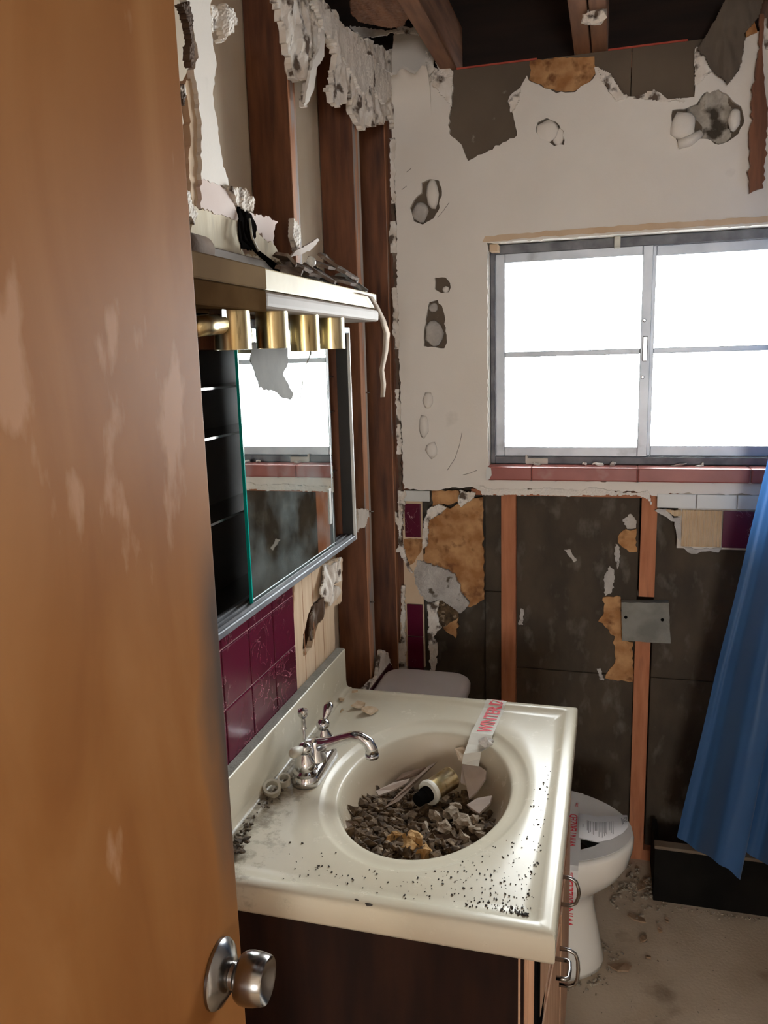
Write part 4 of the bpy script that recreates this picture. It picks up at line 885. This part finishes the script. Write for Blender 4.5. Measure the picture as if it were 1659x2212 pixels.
for k, (px, py, r) in enumerate(((940, 1765, .018), (975, 1755, .020), (960, 1790, .016), (1000, 1775, .018), (1030, 1790, .014), (1000, 1810, .020), (920, 1790, .014), (1025, 1770, .012), (985, 1740, .010), (960, 1725, .010), (1040, 1805, .012), (780, 1785, .012), (800, 1805, .011), (830, 1800, .014), (765, 1800, .010), (790, 1825, .010), (870, 1795, .010), (850, 1775, .011), (890, 1760, .010), (815, 1780, .010), (860, 1830, .010), (980, 1835, .013))):
    pile(px, py, r, 500+k, palechunk, 'pale broken plaster lump on the rubble in the basin', 'pale plaster lumps in the basin')
for k, (px, py, r) in enumerate(((870, 1815, .020), (900, 1820, .022), (885, 1835, .018), (915, 1845, .018), (845, 1815, .014))):
    pile(px, py, r, 540+k, orange_chunk, 'orange-brown crumbly lump near the front of the basin', 'orange lumps in the basin', .7, .012)
def shard(px, py, w_, h_, t, seed, mat, rot, label, z=ZD, group=None):
    c = inbowl(px, py, z); place('plaster_shard', shard_mesh('plaster_shard', w_, h_, t, seed), mat, c, rot, label, 'shard', group)
def polyshard(pxs, z0, dz, mat, label, t=.004):
    """a shard cut to a traced outline, lying tilted in the basin: dz gives the height of each corner"""
    vs = [inbowl(x, y, z0+d) for (x, y), d in zip(pxs, dz)]
    c = sum(vs, Vector())/len(vs); bm = bmesh.new()
    nrm = Vector((0, 0, 0))
    for a, b in zip(vs, vs[1:]+vs[:1]): nrm += (a-c).cross(b-c)
    nrm.normalize()
    if nrm.z < 0: nrm = -nrm
    A = [bm.verts.new(v-c) for v in vs]; B = [bm.verts.new(v-c-nrm*t) for v in vs]
    n = len(vs)
    for k in range(1, n-1): bm.faces.new((A[0], A[k], A[k+1])); bm.faces.new((B[0], B[k+1], B[k]))
    for k in range(n): bm.faces.new((A[k], B[k], B[(k+1) % n], A[(k+1) % n]))
    o = bmo('plaster_shard', bm, mat); o.location = c; return tag(o, label, 'shard')
polyshard([(998, 1652), (1012, 1638), (1050, 1665), (1048, 1682), (1028, 1712), (1013, 1725), (1010, 1695), (995, 1690)], ZD+.012, [.010, .02, .02, .012, -.004, -.010, -.006, 0], whiteshard, 'large pale flat shard standing against the right of the basin')
polyshard([(1008, 1738), (1030, 1724), (1063, 1718), (1058, 1735), (1035, 1757), (1018, 1748)], ZD+.006, [-.004, 0, .01, .006, -.004, -.006], whiteshard, 'smaller pale pinkish shard below the large one in the basin')
polyshard([(983, 1617), (1000, 1612), (1020, 1622), (1015, 1640), (1000, 1645), (990, 1640)], ZD+.035, [.01, .012, .012, 0, 0, 0], tanchip, 'small tan shard stuck high on the far basin wall')
polyshard([(812, 1708), (850, 1690), (885, 1682), (880, 1690), (850, 1706), (818, 1718)], ZD+.004, [0, .006, .012, .008, .0, -.002], whiteshard, 'narrow pale shard lying left of the brass socket')
polyshard([(830, 1745), (875, 1700), (925, 1655), (945, 1645), (900, 1690), (862, 1730)], ZD+.008, [-.006, .004, .014, .016, .0, -.004], brownshard, 'long brown splinter of board leaning on the brass socket', .003)
polyshard([(850, 1690), (870, 1670), (905, 1660), (922, 1655), (915, 1668), (880, 1682)], ZD+.006, [0, .010, .014, .016, .006, .002], brownshard, 'dark brown curled scrap at the far left of the rubble')
polyshard([(745, 1772), (770, 1774), (785, 1790), (765, 1810), (750, 1805)], ZD+.010, [.012, .010, 0, -.004, 0], brownshard, 'brown torn corner piece at the left end of the rubble')
polyshard([(925, 1800), (965, 1803), (1000, 1815), (985, 1830), (940, 1825)], ZD+.006, [0, .004, 0, -.006, -.006], darkpaper, 'black charred scrap at the front of the rubble')
# brass lamp socket lying in the sink
a, b = inbowl(930, 1710, ZD+.022), inbowl(985, 1672, ZD+.026)
ax = (b-a).normalized(); ln = .062
so = empty('lamp_socket', (a.x, a.y, ZD), 'brass lamp socket with cream collar lying in the sink rubble', 'lamp socket')
lathe('shell', [(.0, 0), (.0225, 0), (.0225, ln*.96), (.0235, ln*.98), (.0235, ln), (.0, ln)], a, ax, brass, so, 28)
lathe('collar', [(.015, -.008), (.0245, -.008), (.0255, -.004), (.0245, .002), (.015, .002)], a, ax, ringplastic, so, 28)
lathe('black_core', [(.0, -.040), (.012, -.040), (.0135, -.036), (.0135, -.020), (.016, -.018), (.016, -.006), (.0, -.006)], a, ax, black, so, 20)

# ---- medicine cabinet ----------------------------------------------------------
mc = empty('medicine_cabinet', (0, -.97, 1.17), 'open recessed medicine cabinet with one sliding mirror door and dark shelves', 'medicine cabinet')
cy0, cy1, cz0, cz1 = -1.42, -.600, 1.166, 1.668
XF = .045
box('back', (-.085, cy0, cz0), (-.080, cy1, cz1), cabin, mc)
box('wall_panel', (-.080, cy0, cz0), (.020, cy0+.004, cz1), cabin, mc)
box('floor_panel', (-.080, cy0, cz0), (.020, cy1-.008, cz0+.005), cabin, mc); box('roof_panel', (-.080, cy0, cz1-.005), (.020, cy1-.008, cz1), cabin, mc)
box('frame_side', (-.002, cy1-.008, cz0), (XF, cy1, cz1), whitetile, mc, .0015, 1); box('frame_lining', (-.080, cy1-.012, cz0+.012), (XF-.006, cy1-.0081, cz1-.014), cabin, mc); box('frame_side', (-.002, cy0, cz0), (XF, cy0+.02, cz1), cab_alu, mc, .0015, 1)  # far frame side whitened: the light it catches is in its colour
fb = box('frame_bottom', (-.002, cy0+.02, cz0-.0), (XF, cy1-.008, cz0+.012), cab_alu, mc, .0015, 1); box('frame_top', (-.002, cy0+.02, cz1-.014), (XF, cy1-.008, cz1), cab_alu, mc, .0015, 1)
for x in (.012, .024, .036): keep(box('track_rib', (x, cy0+.02, cz0+.012), (x+.003, cy1-.02, cz0+.017), alu_dark, fb))
for z in (1.335, 1.475, 1.555): 
    box('shelf', (-.078, cy0+.005, z), (.006, cy1-.014, z+.004), steel, mc)
my0, my1 = -1.172, -.722
mir = box('mirror_door', (.0285, my0, cz0+.014), (.0325, my1, cz1-.012), SP['mirror'], mc)
keep(box('glass_edge', (.0283, my0-.0035, cz0+.014), (.0335, my0, cz1-.012), glassedge, mir))
keep(box('finger_pull', (.0325, my1-.036, 1.235), (.0345, my1-.022, 1.315), whitetile, mir, .001, 1))
keep(box('bevel_line', (.0325, my1-.012, cz0+.014), (.0332, my1-.010, cz1-.012), aluminium, mir))
sheet('grey_blotch', Z(2.4578, 400, 500, [(330, 590), (545, 590), (548, 690), (520, 760), (575, 860), (570, 885), (525, 890), (480, 850), (395, 830), (370, 740), (345, 680), (352, 620)]), 'x', .0332, -.0006, M('mirror_blotch', (.09, .08, .065), (.15, .135, .115), .8, scale=12), mir, rag=.002, seed=150, label='grey-brown blotch on the mirror')  # grey-brown patch laid over the mirror face
box('wood_toned_strip', (-.020, -.6150, cz0+.013), (.013, -.6121, cz1-.015), stud_red, mc)  # reflection of a stud in the lining, put in as a brown strip
# far-side edging, the light it catches put into the colour
box('side_flange', (.012, cy1, cz0+.03), (.040, cy1+.004, cz1), enamel, mc)

# ---- light bar -----------------------------------------------------------------
lb = empty('vanity_light_bar', (.07, -1.05, 1.70), 'tarnished brass vanity light bar with open sockets above the mirror', 'light fixture')
ly0, ly1 = -1.55, -.645
box('back_plate', (.0, ly0, 1.692), (.030, ly1-.02, 1.775), enamel, lb, .002, 1)
box('top_strip', (.016, -1.268, 1.704), (.124, ly1, 1.736), brass_light, lb, .002, 2)
box('lower_strip', (.020, -1.268, 1.676), (.130, ly1-.004, 1.7025), enamel, lb, .008, 3)
box('end_section', (.014, ly0, 1.703), (.133, -1.268, 1.735), M('bar_brown_top', (.12, .07, .028), (.17, .105, .045), .9, scale=8, spec=.05), lb, .002, 1); box('end_section', (.014, ly0, 1.671), (.131, -1.268, 1.7025), bar_brown, lb, .002, 1)  # near end of the bar, darker brown than the rest
for k, y in enumerate((-1.322, -1.176, -1.03, -.885)):
    bm = bmesh.new(); n = 30; z0, z1 = 1.616-.003*math.sin(k*4), 1.678
    pr = [(.0265, z1), (.0270, z0), (.0245, z0), (.0240, z1-.004)]
    vs = [[bm.verts.new((.098+r*math.cos(2*math.pi*q/n), y+r*math.sin(2*math.pi*q/n), z)) for r, z in pr] for q in range(n)]
    for q in range(n):
        for j in range(4): bm.faces.new((vs[q][j], vs[(q+1) % n][j], vs[(q+1) % n][(j+1) % 4], vs[q][(j+1) % 4]))
    o = keep(bmo('socket_cup', bm, brass, lb, True)); o.data.set_sharp_from_angle(angle=.6)
    keep(lathe('socket_core', [(.013, 0), (.013, .045), (.0, .045)], (.098, y, z0+.010), (0, 0, 1), ringplastic, o, 14))
tube('tilted_socket', [at(418, 706, 'x', .10), at(475, 700, 'x', .10)], .014, brass, lb, 18)
box('junction_tab', (.090, -1.375, 1.650), (.110, -1.362, 1.676), steel, lb)
box('orange_tag', (.0305, -1.262, 1.736), (.034, -1.245, 1.772), M('orange_tag', (.55, .12, .03), (.6, .16, .05), .6, scale=9), lb)
# block of wood behind the bar
wbk = tube('round_wood_end', [(.060, -1.415, 1.7565), (.060, -1.325, 1.7565)], .0205, darkpaper, None, 16); tag(wbk, 'short dark wooden peg end lying on top of the light bar', 'wood')
# wires
wires = empty('loose_wires', at(535, 470, 'x', .0), 'bundle of black wires hanging from a hole above the light bar', 'wires')
hole = sheet('wire_hole', Z1([(455, 1400), (500, 1400), (545, 1450), (578, 1530), (570, 1650), (545, 1690), (480, 1680), (458, 1580)]), 'x', .0035, -.003, black, wires, rag=.003, seg=.006, seed=160)
for k, pts in enumerate(([(480, 1420), (520, 1530), (540, 1660), (640, 1750), (740, 1850), (790, 1910)], [(500, 1440), (500, 1560), (560, 1690), (680, 1800), (760, 1880)], [(470, 1500), (490, 1620), (600, 1710), (720, 1800)], [(530, 1480), (545, 1600), (590, 1700)])):
    pp = Z1(pts); tube('wire', [at(x, y, 'x', .008+.02*min(1, i/3)+.004*k) for i, (x, y) in enumerate(pp)], .0028 if k < 3 else .002, black if k != 3 else ringplastic, wires, 7)
# debris on the light bar
dlist = [((640, 575), .11, .05, 'dark'), ((690, 590), .12, .06, 'dark'), ((735, 605), .13, .05, 'dark'), ((765, 622), .09, .04, 'grey'), ((665, 600), .10, .05, 'grey'), ((715, 612), .10, .05, 'grey'), ((740, 585), .12, .05, 'dark'), ((625, 592), .06, .03, 'dark'), ((690, 570), .08, .04, 'dark'), ((620, 560), .05, .04, 'dark'), ((780, 625), .05, .03, 'grey'), ((705, 560), .05, .04, 'dark'), ((655, 585), .07, .05, 'dark'), ((750, 600), .08, .04, 'grey')]
for k, (p, l, h, mtn) in enumerate(dlist):
    x = .055+.012*(k % 4); c = at(p[0], p[1], 'x', x)
    place('debris_shard', shard_mesh('debris_shard', h*1.35, l*1.05, .006, 600+k, 9), darkpaper if mtn == 'dark' else M('greyed_paper', (.12, .11, .095), (.26, .25, .22), .9, scale=20) if k == 3 else darkpaper if mtn == 'dark' else bpy.data.materials['greyed_paper'], (c.x, c.y, max(c.z, 1.752)), (rnd.uniform(-.15, .15), .55+rnd.uniform(-.2, .2), rnd.uniform(-.3, .3)), ('dark' if mtn == 'dark' else 'grey')+' torn scrap in the debris heaped on the light bar', 'debris', mtn+' scraps on the light bar')
sheet_o = sheet('pale_shard', Z1([(800, 1740), (850, 1690), (930, 1650), (990, 1612), (1003, 1625), (960, 1680), (880, 1720), (810, 1742)]), 'x', .05, -.004, whiteshard, None, rag=.001, seed=161); tag(sheet_o, 'thin pale sliver sticking up out of the debris on the light bar', 'shard')
place('bulb_stub', chunk_mesh('bulb_stub', .010, 71, 1.1, 2, .12), porcelain, at(672, 566, 'x', .055), (0, 0, 0), 'small white ceramic knob in the debris on the light bar', 'knob')
# dangling paper strip
stp = [(770, 632), (800, 640), (812, 660), (826, 690), (835, 720), (832, 760), (824, 800), (828, 830), (826, 858)]
bm = bmesh.new(); prev = None
for i, (x, y) in enumerate(stp):
    c = at(x, y, 'x', .128+.004*math.sin(i)); hw = (.005, .008, .010, .013, .015, .012, .008, .010, .006)[i]
    l = bm.verts.new(c+Vector((-.003, -hw, 0))); r = bm.verts.new(c+Vector((.003, hw, 0)))
    if prev: bm.faces.new((prev[0], l, r, prev[1]))
    prev = (l, r)
o = bmo('paper_strip', bm, M('tan_paper', (.26, .19, .13), (.36, .28, .21), .9, scale=30), None, True); q = o.modifiers.new('thick', 'SOLIDIFY'); q.thickness = .0012
tag(o, 'narrow torn paper strip dangling off the end of the light bar', 'paper strip')

# ---- toilet --------------------------------------------------------------------
TY = -.458
to = empty('toilet', (.35, TY, 0), 'white toilet behind the vanity, sealed with plastic film', 'toilet')
secs = [(0, .645, .36, .112), (.015, .647, .36, .113), (.05, .640, .36, .106), (.12, .628, .36, .098), (.18, .617, .36, .094), (.215, .620, .35, .104), (.25, .655, .34, .135), (.285, .688, .33, .160), (.32, .706, .32, .178), (.36, .714, .31, .186), (.375, .714, .31, .186), (.383, .710, .312, .183)]
bm = bmesh.new(); N = 44; rr = []
def bowlpt(front, back, b, k, sh=1.0):
    th = 2*math.pi*k/N; c, s = math.cos(th), math.sin(th); cx = back+ (front-back)*.45
    a = (front-cx) if c > 0 else (cx-back+.10)
    e = 2.0 if c > 0 else 3.0
    r = (abs(c)**e+abs(s)**e)**(-1/e)
    return cx+a*c*r*sh, TY+b*s*r*sh
for z, f_, bk, b in secs: rr.append([bm.verts.new((*bowlpt(f_, bk-.05, b, k), z)) for k in range(N)])
for sh, z in ((.90, .384), (.86, .378), (.82, .34), (.70, .27), (.45, .21), (.2, .19)): rr.append([bm.verts.new((*bowlpt(.714, .26, .186, k, sh), z)) for k in range(N)])
for a, b in zip(rr, rr[1:]):
    for k in range(N): bm.faces.new((a[k], a[(k+1) % N], b[(k+1) % N], b[k]))
bm.faces.new(rr[0][::-1]); bm.faces.new(rr[-1])
keep(bmo('bowl', bm, porcelain, to, True))
# dirty, shaded bowl inside seen through the gap
# film over the rim with the open gap
fo = [bowlpt(.714, .26, .186, k, .985) for k in range(N)]
fo = [(x, y+.010*(1 if y < TY else 0)) for x, y in fo]
gap = [(at(x, y, 'z', .387).x, at(x, y, 'z', .387).y) for x, y in ((1254, 1812), (1296, 1821), (1284, 1828), (1254, 1836))]
sheet('film_cover', fo, 'z', .3865, .001, film, to, holes=[gap], rag=0, flat=True)
lathe('bowl_shade_disc', [(.0, 0), (.05, 0), (.05, .002), (.0, .002)], (.56, TY-.04, .335), (0, 0, 1), brownshard, to, 20)  # brown disc paints the dirty, shaded bowl inside under the gap
box('tank', (.022, -.650, .40), (.225, -.245, .645), porc_grey, to, .02, 4)
bm = bmesh.new(); rr = []
def rrect(x0, x1, y0, y1, r, n=10):
    out = []
    for cx, cy, a0 in ((x1-r, y1-r, 0), (x0+r, y1-r, 90), (x0+r, y0+r, 180), (x1-r, y0+r, 270)):
        for k in range(n+1): a = math.radians(a0+90*k/n); out.append((cx+r*math.cos(a), cy+r*math.sin(a)))
    return out
for ins, z in ((0, .645), (-.003, .650), (-.004, .672), (0, .682), (.006, .688), (.016, .6905)):
    rr.append([bm.verts.new((x, y, z)) for x, y in rrect(.008+ins, .258-ins, -.657+ins, -.222-ins, .05)])
n = len(rr[0])
for a, b in zip(rr, rr[1:]):
    for k in range(n): bm.faces.new((a[k], a[(k+1) % n], b[(k+1) % n], b[k]))
bm.faces.new(rr[0][::-1]); bm.faces.new(rr[-1])
o = keep(bmo('tank_lid', bm, porc_grey, to, True)); o.data.set_sharp_from_angle(angle=.9)
box('tank_neck', (.06, -.60, .30), (.26, -.32, .41), porcelain, to, .02, 3)
# tape and tag on the toilet
t2 = empty('toilet_tape', (.56, TY, .388), 'clear tape with red lettering wrapped across the toilet bowl', 'tape')
tx0, tx1 = .530, .582
bm = bmesh.new(); prev = None
path = [(-.296, .3885), (-.32, .3890), (-.45, .3890), (-.60, .3890), (-.632, .389), (-.645, .384), (-.6495, .365), (-.649, .33), (-.640, .305), (-.628, .285)]
for y, z in path:
    l = bm.verts.new((tx0, y, z)); r = bm.verts.new((tx1, y, z))
    if prev: bm.faces.new((prev[0], l, r, prev[1]))
    prev = (l, r)
o = keep(bmo('tape_strip', bm, film, t2)); q = o.modifiers.new('thick', 'SOLIDIFY'); q.thickness = .0005; q.offset = 1
def onpath(s):
    """a point s metres back along the tape from its far end"""
    for (y0, z0), (y1, z1) in zip(path, path[1:]):
        L = math.hypot(y1-y0, z1-z0)
        if s <= L: t = s/L; nx = Vector((0, (z1-z0)/L, -(y1-y0)/L)); return Vector((0, y0+(y1-y0)*t, z0+(z1-z0)*t)) + (nx if nx.z >= 0 and abs(nx.z) > .3 else Vector((0, -1, .2)))*.0016
        s -= L
    return Vector((0, path[-1][0], path[-1][1]-s))
def taped(body, size, start, x, sx, bold=.0006):
    me = text_mesh(body, size, sx, bold); wd = max(v.co.x for v in me.vertices)
    for v in me.vertices:
        p = onpath(start - v.co.x); v.co = Vector((x - v.co.y, p.y, p.z))
    keep(link('lettering', me, redink, t2)); return wd
wd = taped('WINTERIZED', .029, .262, .571, .86, .0005); print('toilet text width', wd); taped('Date', .011, .075, .570, .8, .0002)
taped('WINTERIZED', .029, .52, .571, .86, .0005); taped('Date', .011, .372, .570, .8, .0002)
tg = empty('paper_tag', (.63, -.44, .39), 'white printed paper tag lying across the front of the toilet bowl', 'paper tag')
ca = [at(1250, 1757, 'z', .400), at(1290, 1764, 'z', .398), at(1318, 1763, 'z', .396), at(1340, 1761, 'z', .394), at(1355, 1761, 'z', .392)]
cb = [at(1250, 1809, 'z', .398), at(1290, 1819, 'z', .394), at(1318, 1814, 'z', .392), at(1345, 1800, 'z', .392), at(1357, 1786, 'z', .392)]
bm = bmesh.new(); A = [bm.verts.new(v) for v in ca]; B = [bm.verts.new(v) for v in cb]
for k in range(4): bm.faces.new((A[k], A[k+1], B[k+1], B[k]))
o = keep(bmo('sheet', bm, paper, tg, True)); q = o.modifiers.new('thick', 'SOLIDIFY'); q.thickness = .0005; q.offset = 1
def tagpt(u, v, dz=.0012):
    u = min(max(u, 0), 3.999); i = int(u); t = u-i
    a = ca[i].lerp(ca[i+1], t); b = cb[i].lerp(cb[i+1], t); return a.lerp(b, v)+Vector((0, 0, dz))
bm = bmesh.new(); rnd = random.Random(3)
for u in [.22] + [.45+.085*k for k in range(7)] + [1.12+.085*k for k in range(8)] + [1.95, 2.1, 2.25]:
    v0 = .25 if u > .3 else .42; v1 = (.78+rnd.uniform(-.2, .1)) if u > .3 else .55
    q = [tagpt(u, v0), tagpt(u+.035, v0), tagpt(u+.035, v1), tagpt(u, v1)]; bm.faces.new([bm.verts.new(p) for p in q])
keep(bmo('printed_lines', bm, ink, tg))
bm = bmesh.new()
for (u, v) in [(i, j) for i in range(6) for j in range(4) if rnd.random() < .75]:
    uu, vv = 3.05+u*.15, .18+v*.10
    bm.faces.new([bm.verts.new(tagpt(*p)) for p in ((uu, vv), (uu+.14, vv), (uu+.14, vv+.095), (uu, vv+.095))])
keep(bmo('printed_block', bm, ink, tg))

# ---- low dark ledge and shower curtain -------------------------------------------
ld = empty('low_ledge', (1.1, -.09, 0), 'low black kerb on the floor under the blue curtain', 'ledge')
box('front_panel', (.785, -.172, 0), (1.60, -.142, .168), ledge_m, ld); box('end_panel', (.785, -.142, 0), (.800, .02, .150), ledge_m, ld)
box('top_strip', (.783, -.174, .168), (1.602, -.140, .178), ledge_lit_top, ld, .002, 1); box('pan', (.800, -.142, 0), (1.60, .02, .02), ledge_m, ld)  # lit top edge painted paler; black bottom paints the dark void behind
ct = empty('shower_curtain', (1.1, -.27, .15), 'blue satin shower curtain hanging at the right', 'curtain')
bm = bmesh.new(); NS, NT = 150, 70; gr = []
for j in range(NT+1):
    t = j/NT; row = []
    for i in range(NS+1):
        s = i/NS
        ztop = 1.94
        prof = [(0, .010), (.035, .0), (.07, -.015), (.15, -.105), (.20, -.12), (.25, -.105), (.27, -.03), (.29, -.015), (.34, -.02), (.42, -.10), (.50, -.11), (.58, -.03), (.68, -.02), (.78, -.10), (.88, -.04), (1.01, -.02)]
        for (s0, f0), (s1, f1) in zip(prof, prof[1:]):
            if s0 <= s < s1: e = (s-s0)/(s1-s0); fold = f0+(f1-f0)*(e*e*(3-2*e)); break
        y = -.235 - .04*(1-t) + fold*(.35+.65*t) + .004*math.sin(2*math.pi*(s*13+.2)+3*t)*t + .006*noise.noise(Vector((s*12, t*6, 0)))
        hem = (.266 - .108*(s/.26) if s < .26 else .158 + .085*min(1, (s-.26)/.03) - .03*math.sin((s-.3)*14)) + .63*(-.25-(-.235+fold))
        z = ztop + (hem-ztop)*t
        xt = 1.105+.30*s; xb = .838 + .60*s
        x = xt + (xb-xt)*t + .006*noise.noise(Vector((s*4, t*5, 3)))*t
        row.append(bm.verts.new((x, y, z)))
    gr.append(row)
for a, b in zip(gr, gr[1:]):
    for i in range(NS): bm.faces.new((a[i], a[i+1], b[i+1], b[i]))
keep(bmo('fabric', bm, SP['curtain'], ct, True))
for k in range(7):
    s = .04+k/6.6; c = Vector((1.105+.30*min(s, 1), -.32, 1.962))
    bm = bmesh.new(); n = 14
    add_tube(bm, [c+Vector((0, .018*math.cos(q*2*math.pi/n), .022*math.sin(q*2*math.pi/n))) for q in range(n+1)], .0018, 6)
    keep(bmo('ring', bm, steel, ct, True))
rod = tube('curtain_rod', [(1.04, -.32, 1.968), (1.62, -.32, 1.968)], .0125, steel, None, 16); bm = bmesh.new(); add_tube(bm, [(1.062, -.32, 1.975), (1.062, -.32, 2.20), (1.01, -.32, 2.39)], .004, 8); bmo('hanger', bm, steel, rod, True); tag(rod, 'steel rod carrying the blue shower curtain', 'rod')

# ---- rubble on the floor ------------------------------------------------------------
bm = bmesh.new(); rnd = random.Random(31)
for k in range(420):
    u = rnd.random()
    if u < .25: th = rnd.uniform(-1.6, .9); x = .47+.20*math.cos(th)+rnd.gauss(0, .012); y = TY+.13*math.sin(th)+rnd.gauss(0, .012); r = rnd.uniform(.002, .006)
    elif u < .5: x, y = rnd.gauss(.74, .05), rnd.gauss(-.13, .06); r = rnd.uniform(.002, .009)
    elif u < .7: x = rnd.uniform(.79, 1.2); y = -.185-abs(rnd.gauss(0, .012)); r = rnd.uniform(.0015, .004)
    else: x, y = rnd.uniform(.6, 1.3), rnd.uniform(-1.0, -.2); r = rnd.uniform(.001, .0035)
    if y > .03: continue
    add_chunk(bm, Vector((x, y, r*.35)), r, rnd, .6)
o = bmo('floor_crumbs', bm, dust_m, None); tag(o, 'crumbs of plaster and dirt scattered over the floor by the toilet', 'crumbs', kind='stuff')
for k, (px, py, w_, h_) in enumerate(((1375, 1985, .085, .030), (1340, 2090, .075, .035), (1390, 2030, .04, .016), (1440, 1990, .025, .014), (1425, 2012, .018, .012), (1400, 2070, .025, .014), (1385, 1915, .05, .03), (1395, 1905, .03, .02))):
    c = at(px, py, 'z', .002)
    place('floor_flake', shard_mesh('floor_flake', w_, h_, .004, 700+k), M('brown_flake', (.25, .15, .08), (.36, .24, .15), .9, scale=30) if k == 0 else bpy.data.materials['brown_flake'], c+Vector((0, 0, .003)), (0, 0, -.5+k*.8), ('long brown flake lying on the floor right of the toilet bowl', 'broad brown flake on the floor beside the toilet foot', 'narrow brown flake between the two biggest floor flakes', 'small brown flake farthest right on the dusty floor', 'tiny brown flake left of the rightmost floor flake', 'small brown flake on the open floor below the narrow one', 'larger flake in the crumb heap by the black kerb', 'smaller flake on top of the crumb heap by the black kerb')[k], 'flake', 'brown flakes on the floor')
bpy.context.view_layer.update()
# the near drawer front and door stand slightly ajar; bow pulls on the doors
near = [d for d in drs if min((d.matrix_world @ v.co).y for v in d.data.vertices) < -1.3]
for d in near:
    piv = Vector((.5485, ym-.002, 0)); rot = Matrix.Translation(piv) @ Matrix.Rotation(-.052, 4, 'Z') @ Matrix.Translation(-piv)
    for o in [d]+list(d.children):
        o.data.transform(rot)
far_dr = [d for d in drs if d not in near]
dd = lambda l, k: [d for d in l if d.name.startswith(k)][0]
keep(handle(-1.10, .625, .680, .570, dd(near, 'drawer_front'))); keep(handle(-1.20, .545, .615, .574, dd(near, 'cabinet_door')))
hh = tube('handle', [(.572, -1.330, .668), (.586, -1.330, .668), (.590, -1.327, .668), (.591, -1.31, .668), (.590, -1.293, .668), (.586, -1.29, .668), (.568, -1.29, .668)], .0034, steel, dd(near, 'drawer_front'), 8); keep(hh)
